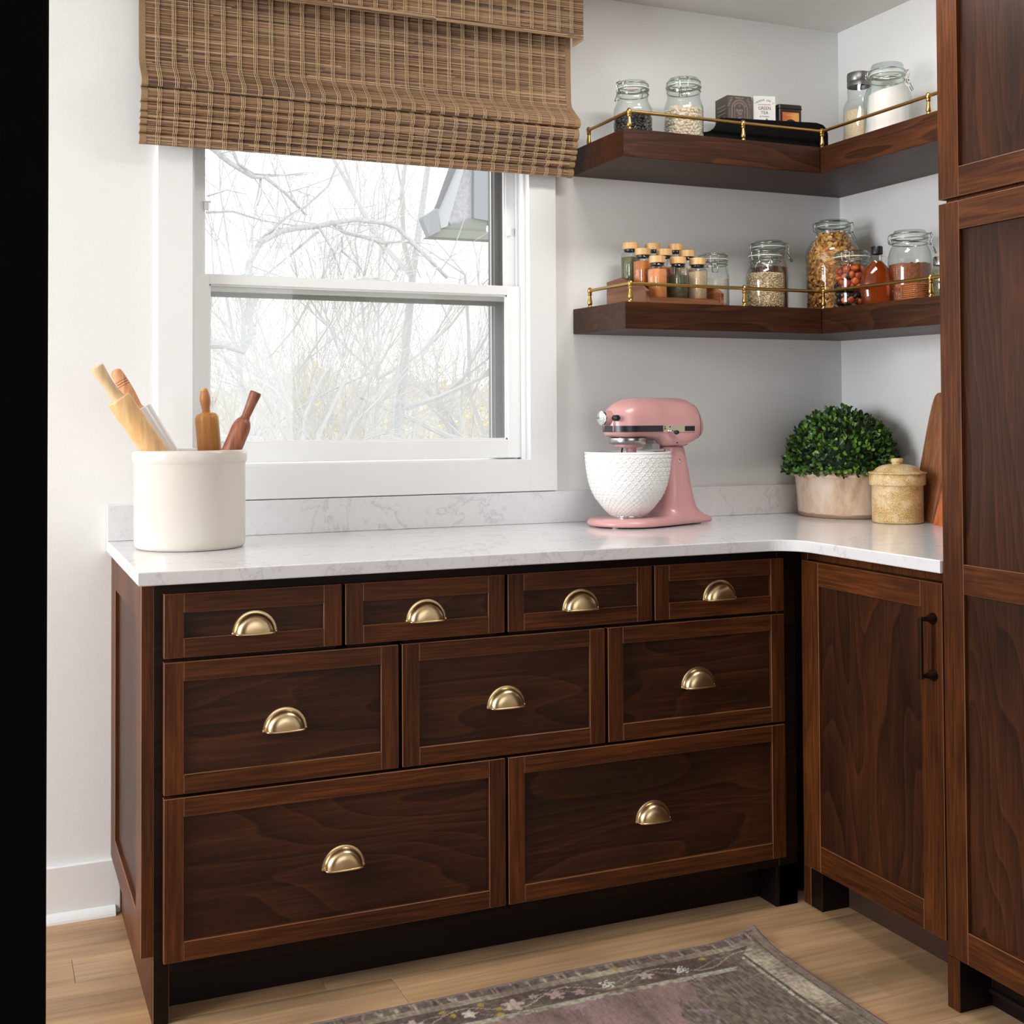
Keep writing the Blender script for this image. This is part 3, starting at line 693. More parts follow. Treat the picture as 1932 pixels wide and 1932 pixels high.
# small herb jar with steel lid at the far right of the lower shelf
y_ = -.672; z_ = top2(y_)
J = empty('herb_jar', (-.195, y_, z_), 'small herb jar with brushed steel lid beside the tall cabinet', 'jar')
MB().lathe([(0, .002), (.024, .001), (.0262, .005), (.0262, .078), (.0245, .085), (.0215, .091), (.0215, .095)], (-.195, y_, z_), 32).build('jar_body', CLEAR, J, smooth=True, angle=60)
MB().lathe([(.0222, .093), (.0238, .0935), (.0238, .114), (.0228, .1155), (0, .1155)], (-.195, y_, z_), 32).build('lid', STEEL, J, smooth=True, angle=40)
HERB = speckle('dried_herb', lin(122, 120, 78), lin(72, 74, 44), 380, .42, .6, .85, .002)
MB().lathe([(0, .003), (.0235, .003), (.0245, .006), (.0245, .080), (0, .082)], (-.195, y_, z_), 28).build('contents', HERB, J, smooth=True, angle=60)
# small woven cane basket behind the rail
y_ = -.612; z_ = top2(y_); bx = -.240
CANE = mat('woven_cane', lin(172, 104, 56), .5)
J = empty('cane_basket', (bx, y_, z_), 'small low woven cane basket behind the brass rail', 'basket')
for ax in (0, 1):
    pass
mb = MB()
for i in range(9):
    z = z_+.003+i*.0052
    pts = [(bx+sx*.030+(.0012 if (k+i) % 2 else -.0012)*(1 if k < 100 else 0), 0, z) for k, sx in ()]
    ring = []
    for k in range(49):
        a = 2*PI*k/48; rr_ = .027+(.0012 if (k+i) % 2 else -.0012); cxx, cyy = math.cos(a), math.sin(a); q_ = 1/max(abs(cxx), abs(cyy))**.8
        ring.append((bx+rr_*.8*cxx*q_, y_+rr_*1.2*cyy*q_, z))
    mb.tube(ring, .0019, 5)
mb.build('weaving_strands', CANE, J, smooth=True, fixn=False, kind='stuff')
for k in range(24):
    a = 2*PI*(k+.5)/24; cxx, cyy = math.cos(a), math.sin(a); q_ = 1/max(abs(cxx), abs(cyy))**.8
    mb = MB().tube([(bx+.027*.8*cxx*q_, y_+.027*1.2*cyy*q_, z_), (bx+.027*.8*cxx*q_, y_+.027*1.2*cyy*q_, z_+.048)], .0011, 5); mb.build('stake', CANE, J)

# syrup bottle
bx, y_ = -.22, -.4416; z_ = top2(y_)
SY = empty('syrup_bottle', (bx, y_, z_), 'oval glass bottle of amber maple syrup with a black cap', 'bottle')
hb = [(0, .004), (.030, .001), (.038, .004), (.040, .010), (.0435, .025), (.0466, .050), (.0463, .068), (.042, .088), (.034, .104), (.024, .116), (.0165, .124), (.0140, .130), (.0132, .142), (.0135, .152)]
Mx = Matrix.Translation((bx, y_, z_)) @ Matrix.Rotation(-.52, 4, 'Z') @ Matrix.Diagonal((1, .62, 1, 1))
MB().lathe(hb, n=40, M=Mx).build('bottle_glass', CLEAR, SY, smooth=True, angle=60)
syr = mat('maple_syrup', lin(214, 100, 34), .05); sb = syr.node_tree.nodes['Principled BSDF']; sb.inputs['Transmission Weight'].default_value = .9; sb.inputs['IOR'].default_value = 1.1; sb.inputs['Roughness'].default_value = .12
Mx2 = Matrix.Translation((bx, y_, z_)) @ Matrix.Rotation(-.52, 4, 'Z') @ Matrix.Diagonal((.95, .575, 1, 1))
MB().lathe([(0, .006)]+hb[2:11]+[(.0135, .127), (0, .127)], n=36, M=Mx2).build('syrup', syr, SY, smooth=True, angle=60)
MB().lathe([(.0146, .146), (.0162, .147), (.0162, .166), (.0150, .1685), (0, .1685)], (bx, y_, z_), 28).build('cap', BLACK, SY, smooth=True, angle=40)
dv = Vector((math.cos(-.52), math.sin(-.52), 0)); c0 = Vector((bx, y_, z_))
for s_ in (-1, 1): MB().tube([c0+dv*s_*.012+Vector((0, 0, .141)), c0+dv*s_*.021+Vector((0, 0, .142)), c0+dv*s_*.026+Vector((0, 0, .134)), c0+dv*s_*.023+Vector((0, 0, .125)), c0+dv*s_*.017+Vector((0, 0, .122))], .0023, 8).build('loop_handle', CLEAR, SY, smooth=True)

# ------------------------------------------------------------------ spice rack and nine spice jars
WAL = wood('walnut', lin(108, 62, 38), lin(142, 88, 56), lin(176, 118, 80), 'y', ring=3, streak=80, rough=.4, rstr=.3)
WALX = wood('walnut_x', lin(108, 62, 38), lin(142, 88, 56), lin(176, 118, 80), 'x', ring=3, streak=80, rough=.4, rstr=.3)
zr = top2(-.2)-.0005
RK = empty('spice_rack', (-.75, -.19, zr), 'stepped walnut spice rack with three tiers on the lower shelf', 'rack')
RT = [.078, .050, .022]       # tier heights: back, middle, front
side = [(-.045, 0), (-.285, 0), (-.285, .030), (-.262, .043), (-.248, .043), (-.21, .058), (-.195, .072), (-.17, .072), (-.13, .098), (-.045, .098)]
side = [(-.050, 0), (-.282, 0), (-.282, .034), (-.235, .060), (-.190, .064), (-.135, .0845), (-.050, .0800)]
for xa in (-.872, -.634):
    mb = MB().prism([(y, zr+z) for y, z in side], 0, xa, xa+.011); o = mb.build('side_panel', WAL, RK); b_ = o.modifiers.new('b', 'BEVEL'); b_.width = .001; b_.segments = 1
# prism(axis 0) outline is (y,z)
for (ya, yb, h) in ((-.130, -.056, .058), (-.200, -.132, .034), (-.272, -.202, .010)):
    MB().box(-.861, -.634, ya, yb, zr+h-.006, zr+h, bev=.0008).build('tier_board', WALX, RK)
    MB().box(-.861, -.634, ya-.006, ya, zr+max(h-.024, 0), zr+h+.008, bev=.0008).build('front_lip', WALX, RK)
CAPW = wood('bamboo_cap', lin(206, 160, 100), lin(222, 180, 120), lin(234, 198, 142), 'z', ring=2, streak=120, rough=.45, rstr=.2)
def spice(cx, cy, z0, zt, m_, fill, label):
    root = empty('spice_jar', (cx, cy, z0), label, 'spice jar', 'spice jars with bamboo caps on the stepped rack')
    hgt = zt-z0; rb = .0232
    def sq(s, z, e=4.0):
        out_ = []
        for k in range(32):
            a = 2*PI*k/32+.5; c_, d_ = math.cos(a), math.sin(a); q_ = (abs(c_)**e+abs(d_)**e)**(-1/e); x_, y_q = s*q_*c_, s*q_*d_
            out_.append((cx+x_*math.cos(.35)-y_q*math.sin(.35), cy+x_*math.sin(.35)+y_q*math.cos(.35), z0+z))
        return out_
    hb_ = hgt-.021
    MB().loft([sq(rb*.90, .0006), sq(rb, .004), sq(rb, hb_-.016), sq(rb*.93, hb_-.010), sq(rb*.80, hb_-.006, 2.4), sq(rb*.78, hb_, 2)], cap=True).build('jar_body', CLEAR, root, smooth=True, angle=50)
    MB().loft([sq(rb*.86, .003), sq(rb*.94, .006), sq(rb*.94, fill), sq(rb*.9, fill+.001)]).build('contents', m_, root, smooth=True, angle=50)
    MB().lathe([(.0232*.79, hb_-.004), (.0232*.80, hb_+.001), (.0232*.80, hb_+.004), (0, hb_+.004)], (cx, cy, z0), 28).build('collar', BLACK, root, smooth=True, angle=40)
    MB().lathe([(0, hb_+.002), (.0215, hb_+.002), (.0225, hb_+.003), (.0225, hgt-.001), (.0215, hgt), (0, hgt)], (cx, cy, z0), 32).build('cap', CAPW, root, smooth=True, angle=40)
SP = dict(green=HERB, chili=speckle('chili_powder', lin(200, 122, 54), lin(160, 86, 34), 400, .42, .6, .85, .001), orange=speckle('paprika', lin(228, 154, 92), lin(208, 128, 70), 500, .4, .6, .9, .0008),
          flakes=speckle('red_pepper_flakes', lin(150, 40, 24), lin(196, 120, 60), 300, .45, .6, .7, .002), dark=speckle('dark_herb', lin(58, 62, 36), lin(104, 104, 66), 380, .45, .62, .8, .002),
          beige=speckle('garlic_granules', lin(206, 182, 148), lin(176, 148, 112), 420, .42, .6, .9, .001))
zb_, zm_, zf_ = zr+.0583, zr+.0343, zr+.0103
for (cx, cy, z0, zt, k, fl, lb) in (
    (-.816, -.093, zb_, 1.7169, 'green', .090, 'spice jar of pale green herb, leftmost in the back row'),
    (-.7425, -.093, zb_, 1.7185, 'beige', .080, 'spice jar in the middle of the back row, mostly hidden'),
    (-.6650, -.093, zb_, 1.7203, 'dark', .070, 'spice jar at the right end of the back row'),
    (-.8141, -.162, zm_, 1.6915, 'chili', .094, 'spice jar of dark orange chili powder, leftmost in the middle row'),
    (-.7443, -.162, zm_, 1.693, 'flakes', .078, 'spice jar of red flakes in the centre of the rack'),
    (-.6691, -.162, zm_, 1.6931, 'beige', .080, 'spice jar at the right end of the middle row'),
    (-.8076, -.232, zf_, 1.6616, 'orange', .088, 'spice jar of light orange paprika, leftmost in the front row'),
    (-.741, -.232, zf_, 1.6618, 'dark', .074, 'spice jar of dark green herb in the middle of the front row'),
    (-.6778, -.232, zf_, 1.6618, 'beige', .086, 'spice jar of beige granules at the right end of the front row')):
    spice(cx, cy, z0, zt, SP[k], fl, lb)

# ------------------------------------------------------------------ lettering helper (flat print)
def text(parent, s, size, origin, xdir, ydir, m_, arc=None, sx=1.0):
    """one flat mesh of lettering, centred at origin; arc = radius of a curve the letters stand on"""
    xdir = Vector(xdir).normalized(); ydir = Vector(ydir).normalized(); O = Vector(origin)
    out_ = MB()
    def glyphs(t):
        cu = bpy.data.curves.new('lettering', 'FONT'); cu.body = t; cu.size = size; cu.align_x = 'CENTER'; cu.resolution_u = 3
        o = bpy.data.objects.new('lettering', cu); COL.objects.link(o)
        dg = bpy.context.evaluated_depsgraph_get(); me = bpy.data.meshes.new_from_object(o.evaluated_get(dg))
        v = [x.co.copy() for x in me.vertices]; f = [tuple(p.vertices) for p in me.polygons]; bpy.data.objects.remove(o); bpy.data.curves.remove(cu); bpy.data.meshes.remove(me); return v, f
    if arc is None:
        v, f = glyphs(s); out_.add([O+xdir*p.x*sx+ydir*p.y for p in v], f)
    else:
        n = len(s); st = size*.66/arc
        for i, ch in enumerate(s):
            if ch == ' ': continue
            v, f = glyphs(ch); a = (i-(n-1)/2)*st; c_, s_ = math.cos(a), math.sin(a)
            out_.add([O+xdir*((p.x)*c_+(arc+p.y)*s_)+ydir*(-(p.x)*s_+(arc+p.y)*c_) for p in v], f)
    return out_.build('lettering', m_, parent, fixn=False)

# ------------------------------------------------------------------ black tote and tea packets on the upper shelf
BLK = mat('matt_black_metal', lin(8, 8, 9), .7, Specular_IOR_Level=.12)
zt_ = top1(-.24)
TT = empty('letter_tray', (-.44, -.2, zt_), 'long matt black tray with sloping end behind the brass rail', 'tray')
prof = [(-.668, 0), (-.247, 0), (-.2445, .012), (-.2445, .055), (-.249, .071), (-.262, .082), (-.285, .0865), (-.610, .072), (-.617, .070), (-.623, .062), (-.636, .040), (-.650, .030), (-.668, .024)]
for ya in (-.262, -.085):
    o = MB().prism([(x if ya < -.2 else max(x, -.618), zt_+z*.985) for x, z in prof], 1, ya, ya+.005).build('side_wall', BLK, TT); b_ = o.modifiers.new('b', 'BEVEL'); b_.width = .001; b_.segments = 2
MB().box(-.618, -.2445, -.257, -.085, zt_, zt_+.004).build('tray_floor', BLK, TT)
MB().box(-.249, -.2445, -.257, -.085, zt_+.004, zt_+.070).build('end_wall', BLK, TT)
tz = zt_+.0042
def packet(name, label, corner, xd, wdt, dep, hgt, m_, cat='box'):
    """corner = front-left corner; xd = direction of the front face"""
    xd = Vector(xd).normalized(); yd = Vector((-xd.y, xd.x, 0)); c = Vector(corner)
    root = empty(name, tuple(c+xd*wdt/2+yd*dep/2), label, cat)
    p = [c, c+xd*wdt, c+xd*wdt+yd*dep, c+yd*dep]
    mb = MB(); mb.add([tuple(q_) for q_ in p]+[tuple(q_+Vector((0, 0, hgt))) for q_ in p], [(0, 3, 2, 1), (4, 5, 6, 7), (0, 1, 5, 4), (1, 2, 6, 5), (2, 3, 7, 6), (3, 0, 4, 7)])
    o = mb.build('carton', m_, root); b_ = o.modifiers.new('b', 'BEVEL'); b_.width = .0012; b_.segments = 2
    return root, c, xd, yd
CARTB = mat('brown_grey_card', lin(84, 74, 68), .6); CARTW = mat('white_card', lin(226, 226, 224), .55)
PB = mat('print_beige', lin(186, 172, 156), .6); PD = mat('print_dark', lin(46, 46, 46), .6); PR = mat('print_red', lin(196, 72, 52), .6); PG = mat('print_green', lin(86, 150, 56), .6); PBk = mat('print_black', lin(24, 18, 16), .6)
# black tea
rt, c, xd, yd = packet('tea_box', 'dark grey-brown tea carton with pale print, leftmost packet in the black tray', (-.5425, -.186, tz), (math.cos(-.08), math.sin(-.08), 0), .078, .076, .1565, CARTB)
Z = Vector((0, 0, 1)); fo = -yd*.0006
def on(u, z): return c+xd*u+Z*z+fo
def curve2(parent, pts, wd, m_, nm='printed_line'):
    mb = MB(); P_ = [on(*p) for p in pts]
    for a, b in zip(P_, P_[1:]):
        d = (b-a).normalized(); n_ = d.cross(yd).normalized()*wd/2; mb.add([a-n_, b-n_, b+n_, a+n_], [(0, 1, 2, 3)])
    return mb.build(nm, m_, parent, fixn=False)
text(rt, "TRADER JOE'S", .0062, on(.039, .1475), xd, Z, PB, sx=.78)
def arch(cu, cz, r, zbot, n=16): return [(cu-r, zbot)]+[(cu-r*math.cos(PI*k/n), cz+r*math.sin(PI*k/n)) for k in range(n+1)]+[(cu+r, zbot)]
for r in (.0265, .0240, .0165): curve2(rt, arch(.039, .118, r, .055), .0007, PB)
text(rt, 'DECAFFEINATED', .0052, on(.039, .117), xd, Z, PB, arc=.0182)
text(rt, 'BLACK', .0098, on(.039, .110), xd, Z, PB, sx=.72); text(rt, 'TEA', .0098, on(.039, .1005), xd, Z, PB, sx=.85)
curve2(rt, [(.028, .0975), (.050, .0975)], .0005, PB); text(rt, '40', .0105, on(.039, .087), xd, Z, PB)
curve2(rt, [(.039+.003*math.cos(k*.6), .127+.003*math.sin(k*.6)) for k in range(11)], .0006, PB)
for s_ in (-1, 1):
    for j in range(3):
        cu, cz = .039+s_*(.027+j*.004), .146-j*.009
        curve2(rt, [(cu+.0055*math.sin(t/8*2*PI)*.45*s_+(.0055*math.cos(t/8*2*PI))*.3, cz+.0055*math.cos(t/8*2*PI)) for t in range(9)], .0006, PB)
    curve2(rt, [(.039+s_*.0325, .06), (.039+s_*.0325, .118)], .0006, PB)
for j in range(6):      # slanting text lines on the left side of the carton
    a = c-xd*.0006+yd*(.012+.0)+Z*(.128-j*.011); b = a+yd*.050; MB().add([a, b, b+Z*.0016, a+Z*.0016], [(0, 1, 2, 3)]).build('printed_line', PB, rt, fixn=False)
# green tea
rt, c, xd, yd = packet('tea_box', 'white green tea carton in the middle of the black tray', (-.4535, -.186, tz), (math.cos(-.30), math.sin(-.30), 0), .067, .060, .1625, CARTW)
fo = -yd*.0006; cu = .0335
text(rt, "TRADER JOE'S", .0072, on(cu, .112), xd, Z, PD, arc=.036)
text(rt, 'DECAFFEINATED', .0056, on(cu, .1345), xd, Z, PR, sx=.9); text(rt, 'GREEN', .0135, on(cu, .1215), xd, Z, PD, sx=.92); text(rt, 'TEA', .0135, on(cu, .1085), xd, Z, PD, sx=.95); text(rt, '20 TEA BAGS', .0052, on(cu, .1000), xd, Z, PD)
def leafp(parent, u, z, ln, a, m_):
    pts = []
    for k in range(9): t = k/8; pts.append((t*ln, .22*ln*math.sin(PI*t)))
    for k in range(7, 0, -1): t = k/8; pts.append((t*ln, -.22*ln*math.sin(PI*t)))
    MB().add([on(u+x*math.cos(a)-y*math.sin(a), z+x*math.sin(a)+y*math.cos(a)) for x, y in pts], [tuple(range(len(pts)))]).build('printed_leaf', m_, parent, fixn=False)
leafp(rt, .044, .074, .026, 2.45, PG); leafp(rt, .044, .074, .020, 1.1, PG); leafp(rt, .044, .074, .024, 1.8, mat('print_green_b', lin(60, 124, 40), .6))
# chocolate tin
xd = Vector((math.cos(-.12), math.sin(-.12), 0)); yd = Vector((-xd.y, xd.x, 0)); c = Vector((-.3655, -.186, tz)); wt, dt, ht = .079, .060, .1475
rt = empty('cocoa_tin', tuple(c+xd*wt/2+yd*dt/2), 'dark brown tin with orange label, rightmost packet in the black tray', 'tin')
def rrect(cen, w_, d_, z, rad=.008):
    out_ = []
    for (sx, sy, a0) in ((1, 1, 0), (-1, 1, PI/2), (-1, -1, PI), (1, -1, 1.5*PI)):
        for k in range(5):
            a = a0+k*PI/8; out_.append(cen+xd*(sx*(w_/2-rad)+rad*math.cos(a))+yd*(sy*(d_/2-rad)+rad*math.sin(a))+Z*z)
    return out_
cen = c+xd*wt/2+yd*dt/2; TIN = mat('dark_brown_tin', lin(40, 30, 28), .35)
MB().loft([rrect(cen, wt, dt, 0), rrect(cen, wt, dt, ht-.014)]).build('tin_body', TIN, rt, smooth=True, angle=40)
MB().loft([rrect(cen, wt+.002, dt+.002, ht-.0135), rrect(cen, wt+.004, dt+.004, ht-.0125), rrect(cen, wt+.004, dt+.004, ht-.011), rrect(cen, wt+.0015, dt+.0015, ht-.010), rrect(cen, wt+.0015, dt+.0015, ht-.002), rrect(cen, wt-.002, dt-.002, ht)]).build('lid', TIN, rt, smooth=True, angle=40)
fo = -yd*.0005
lab = mat('orange_label', lin(226, 150, 72), .5); lv = coords(lab, (30, 30, 30)); ln_ = N(lab, 'ShaderNodeTexNoise', Scale=1.0, Detail=2.0); L(lab, lv, ln_.inputs['Vector']); L(lab, ramp(lab, ln_.outputs[0], [(.35, lin(232, 168, 84)), (.65, lin(206, 108, 56))]), lab.node_tree.nodes['Principled BSDF'].inputs['Base Color'])
MB().add([on(.013, .060), on(.068, .060), on(.068, .1235), on(.013, .1235)], [(0, 1, 2, 3)]).build('label', lab, rt, fixn=False)
fo = -yd*.0009; ar = arch(.0405, .080, .023, .060); MB().add([on(*p) for p in ar], [tuple(range(len(ar)))]).build('label_arch', PBk, rt, fixn=False)
MB().add([on(.013, .060), on(.068, .060), on(.068, .079), on(.013, .079)], [(0, 1, 2, 3)]).build('label_arch', PBk, rt, fixn=False)
fo = -yd*.0013
text(rt, "TRADER JOE'S", .0068, on(.0405, .1125), xd, Z, mat('print_gold', lin(240, 206, 120), .5), sx=.78)
text(rt, 'SIPPING', .0058, on(.0405, .0925), xd, Z, PB); text(rt, 'CHOCOLATE', .0068, on(.0405, .0845), xd, Z, PR, sx=.75); text(rt, 'COCOA MIX', .0045, on(.0405, .0785), xd, Z, PB)

# ------------------------------------------------------------------ stand mixer (local u forward-back, v across)
ma = math.radians(10); MO = Vector((-.887, -.2, .9142)); MU = Vector((math.cos(ma), math.sin(ma), 0)); MV = Vector((-math.sin(ma), math.cos(ma), 0))
def ml(u, v, z): return MO+MU*u+MV*v+Z*z
MX = empty('stand_mixer', tuple(MO), 'dusty pink stand mixer with white fish-scale textured bowl on the worktop', 'mixer')
def outl(pts, z): return [ml(u, v, z) for u, v in pts]
def baseout(s, d=0):
    pts = []
    for k in range(25):
        a = PI/2+PI*k/24; pts.append((-.003+(.112+d)*math.cos(a), (.112+d)*math.sin(a)))
    for u, v in ((.06, -.105), (.13, -.088), (.19, -.075), (.235, -.068)): pts.append((u, v-d))
    for k in range(7): a = -PI/2+PI/2*k/6; pts.append((.240+(.014+d)*math.cos(a), -.053+(.015+d)*math.sin(a)))
    for k in range(7): a = PI/2*k/6; pts.append((.240+(.014+d)*math.cos(a), .053+(.015+d)*math.sin(a)))
    for u, v in ((.235, .068), (.19, .075), (.13, .088), (.06, .105)): pts.append((u, v+d))
    return pts
MB().loft([outl(baseout(0, -.004), .004), outl(baseout(0, 0), .0075), outl(baseout(0, 0), .013), outl(baseout(0, -.003), .018), outl(baseout(0, -.010), .0225), outl(baseout(0, -.022), .0245)]).build('base', PINK, MX, smooth=True, angle=60)
for u, v in ((-.08, -.045), (-.08, .045), (.21, -.05), (.21, .05)): MB().lathe([(0, 0), (.009, 0), (.009, .005), (0, .005)], ml(u, v, 0), 16).build('rubber_foot', mat('clear_foot', lin(206, 190, 160), .5), MX)
def rr(u0, u1, hv, z, e=3.2, n=40, cv=0):
    cu, hu = (u0+u1)/2, (u1-u0)/2; out_ = []
    for k in range(n):
        a = 2*PI*k/n; c_, d_ = math.cos(a), math.sin(a); q_ = (abs(c_)**e+abs(d_)**e)**(-1/e); out_.append(ml(cu+hu*q_*c_, hv*q_*d_, z))
    return out_
neck = [(.018, .085, .250, .069, 4), (.024, .092, .246, .064, 4), (.034, .104, .236, .056), (.047, .112, .225, .051), (.075, .118, .216, .0465), (.104, .121, .209, .0440), (.15, .120, .199, .042), (.19, .114, .189, .042), (.214, .108, .182, .043), (.2175, .110, .180, .041)]
MB().loft([rr(a[1], a[2], a[3], a[0], a[4] if len(a) > 4 else 3) for a in neck]).build('pedestal', PINK, MX, smooth=True, angle=60)
# head: sections along u
def hsec(u, w_, zb, zt, eb=4.5, et=2.25, n=44):
    cz, hz = (zb+zt)/2, (zt-zb)/2; zc = zb+.040 if zt-zb > .08 else cz; out_ = []
    for k in range(n):
        a = 2*PI*k/n; c_, d_ = math.cos(a), math.sin(a); e = et if d_ > 0 else eb
        q_ = (abs(c_)**e+abs(d_)**e)**(-1/e); h_ = (zt-zc) if d_ > 0 else (zc-zb)
        out_.append(ml(u, w_*q_*c_, zc+h_*q_*d_))
    return out_
HW = lambda u: .0625*(max(0.0, 1-((max(0, -.008-u))/.0605)**2.3))**.5 if u < -.008 else (.0625 if u < .17 else .0625-.0285*((u-.17)/.078)**2.2)
hs = [(-.0672, .2600, .300), (-.0655, .2530, .312), (-.062, .2500, .3200), (-.054, .2470, .3290), (-.043, .2450, .3365), (-.03, .2435, .3430), (-.015, .2430, .3490), (.002, .2430, .3530), (.03, .2430, .3545), (.066, .2430, .3550), (.078, .2380, .3550), (.092, .2240, .3550), (.11, .2190, .3550), (.150, .2185, .3545), (.178, .2225, .3537), (.198, .2290, .3500), (.214, .2350, .3430), (.228, .2400, .3320), (.238, .2440, .3180), (.2445, .250, .303), (.247, .262, .290)]
MB().loft([hsec(u, max(HW(u), .022), a, b) for u, a, b in hs]).build('motor_head', PINK, MX, smooth=True, angle=70)
# rear cap seam
MB().tube([p+(p-ml(.2225, 0, .29))*.012 for p in hsec(.2225, HW(.2225), .2385, .3375)]+[], .0007, 6).build('rear_seam', mat('seam_shadow', lin(120, 74, 76), .5), MX)
# trim band wrapping the nose
def plan(d, u_end):
    pts = []; us = [u_end-(u_end+.0672)*((1-math.cos(PI*k/44/1.0))/2)**1.0 for k in range(0, 45)]
    for u in us: pts.append((u, -(max(HW(u), .018)+d)))
    pts.append((-.0672-d*1.6, -.012)); pts.append((-.0672-d*1.6, .012))
    for u in reversed(us): pts.append((u, max(HW(u), .018)+d))
    return pts
def band(u_end, z0, z1, d, m_, name, u_start=None):
    P_ = plan(d, u_end); mb = MB(); Q = [ml(u, v, z0) for u, v in P_]; R_ = [ml(u, v, z1) for u, v in P_]; n = len(P_)
    mb.add(Q+R_, [(i, i+1, n+i+1, n+i) for i in range(n-1)]); 
    In = [ml(u, v*.93, z0) for u, v in P_]+[ml(u, v*.93, z1) for u, v in P_]
    mb.add(Q+In[:n], [(i, i+1, n+i+1, n+i) for i in range(n-1)]); mb.add(R_+In[n:], [(i, i+1, n+i+1, n+i) for i in range(n-1)])
    return mb.build(name, m_, MX, smooth=True, angle=40)
band(.074, .2600, .2772, .0014, mat('black_band', lin(34, 34, 35), .3), 'trim_band')
PLATE = mat('champagne_plate', lin(206, 196, 176), .3, .6)
for s_ in (-1, 1):
    mb = MB(); f_ = lambda u, d: ml(u, s_*(HW(u)+d), 0)
    def plate(ua, ub, za, zb, d, m_, nm):
        mb = MB(); n = 8; us = [ua+(ub-ua)*k/n for k in range(n+1)]
        vs = [ml(u, s_*(HW(u)+d), za) for u in us]+[ml(u, s_*(HW(u)+d), zb) for u in us]+[ml(u, s_*(HW(u)-.002), za) for u in us]+[ml(u, s_*(HW(u)-.002), zb) for u in us]; k_ = n+1
        fs = [(i, i+1, k_+i+1, k_+i) for i in range(n)]+[(i, i+1, 2*k_+i+1, 2*k_+i) for i in range(n)]+[(k_+i, k_+i+1, 3*k_+i+1, 3*k_+i) for i in range(n)]+[(0, k_, 3*k_, 2*k_), (n, k_+n, 3*k_+n, 2*k_+n)]
        return mb.add(vs, fs).build(nm, m_, MX)
    plate(.0745, .1925, .2590, .2772, .0016, PLATE, 'name_plate')
    plate(.152, .190, .2612, .2752, .0022, BLACK, 'name_plate_field')
    plate(.078, .083, .2665, .2700, .0021, BLACK, 'speed_mark'); plate(.078, .083, .2725, .2750, .0021, BLACK, 'speed_mark'); plate(.096, .100, .2715, .2755, .0021, BLACK, 'speed_mark')
# speed lever on the near side
MB().tube([ml(.090, -.064, .2625), ml(.098, -.069, .2615), ml(.112, -.071, .259)], [.0022, .0028, .003], 10).build('speed_lever', CHROME, MX, smooth=True)
bm = bmesh.new(); bmesh.ops.create_uvsphere(bm, u_segments=20, v_segments=14, radius=1)
def sphere(c, sx, sy, sz, name, m_, parent, u=20, v=14):
    bm = bmesh.new(); bmesh.ops.create_uvsphere(bm, u_segments=u, v_segments=v, radius=1); mb = MB(); mb.add([Vector((p.co.x*sx, p.co.y*sy, p.co.z*sz))+Vector(c) for p in bm.verts], [tuple(w_.index for w_ in f.verts) for f in bm.faces]); bm.free()
    return mb.build(name, m_, parent, smooth=True)
sphere(ml(.114, -.0735, .2580), .0078, .0065, .0062, 'lever_knob', BLACK, MX)
# attachment hub, cap, thumb screw
def cyl(a, b, ra, rb, n=32):
    return MB().tube([a, b], [ra, rb], n)
cyl(ml(-.045, 0, .2985), ml(-.086, 0, .2985), .0215, .0195).build('attachment_hub', PINK, MX, smooth=True, angle=50)
MB().tube([ml(-.0855, 0, .2985), ml(-.0875, 0, .2985), ml(-.0915, 0, .2985), ml(-.0930, 0, .2985)], [.0185, .0198, .0198, .0175], 36).build('hub_cap', CHROME, MX, smooth=True, angle=40)
MB().tube([ml(-.0935, -.0165, .2985), ml(-.0935, .0165, .2985)], .0022, 8).build('hub_cap_bar', CHROME, MX, smooth=True)
MB().tube([ml(-.070, -.018, .2985), ml(-.070, -.034, .2985)], .0028, 12).build('thumb_screw_shaft', CHROME, MX, smooth=True)
MB().tube([ml(-.070, -.028, .2985), ml(-.070, -.030, .2985), ml(-.070, -.045, .2985), ml(-.070, -.048, .2985)], [.0072, .0085, .0085, .0062], 14).build('thumb_screw', BLACK, MX, smooth=True, angle=40)
# planetary: steel ring, pink hub, shaft, whisk arm
MB().lathe([(.05, .2435), (.0535, .243), (.0540, .240), (.0530, .228), (.0515, .2262), (.048, .226), (0, .226)], MO+MU*.0, 40).build('beater_ring', mat('brushed_aluminium', lin(190, 190, 188), .25, 1), MX, smooth=True, angle=40)
MB().lathe([(.0405, .2270), (.0400, .220), (.036, .2165), (0, .2160)], MO, 36).build('planetary_hub', PINK, MX, smooth=True, angle=40)
MB().lathe([(.0145, .218), (.0142, .204), (.013, .200), (.0, .200)], ml(.012, 0, 0), 24).build('beater_socket', PINK, MX, smooth=True, angle=40)
MB().tube([ml(.012, 0, .201), ml(.012, 0, .170), ml(.012, 0, .160)], [.006, .006, .004], 12).build('beater_shaft', CHROME, MX, smooth=True)
BT = mat('white_beater', lin(232, 232, 230), .35)
for s_ in (-1, 1): MB().tube([ml(.012, 0, .165), ml(.012+s_*.022, 0, .150), ml(.012+s_*.048, 0, .115), ml(.012+s_*.045, 0, .075), ml(.012+s_*.020, 0, .048), ml(.012, 0, .044)], .0035, 8).build('flat_beater', BT, MX, smooth=True)
MB().tube([ml(-.018, 0, .219), ml(-.021, 0, .210), ml(-.022, 0, .200)], .0024, 8).build('spring_wire', BLACK, MX, smooth=True)
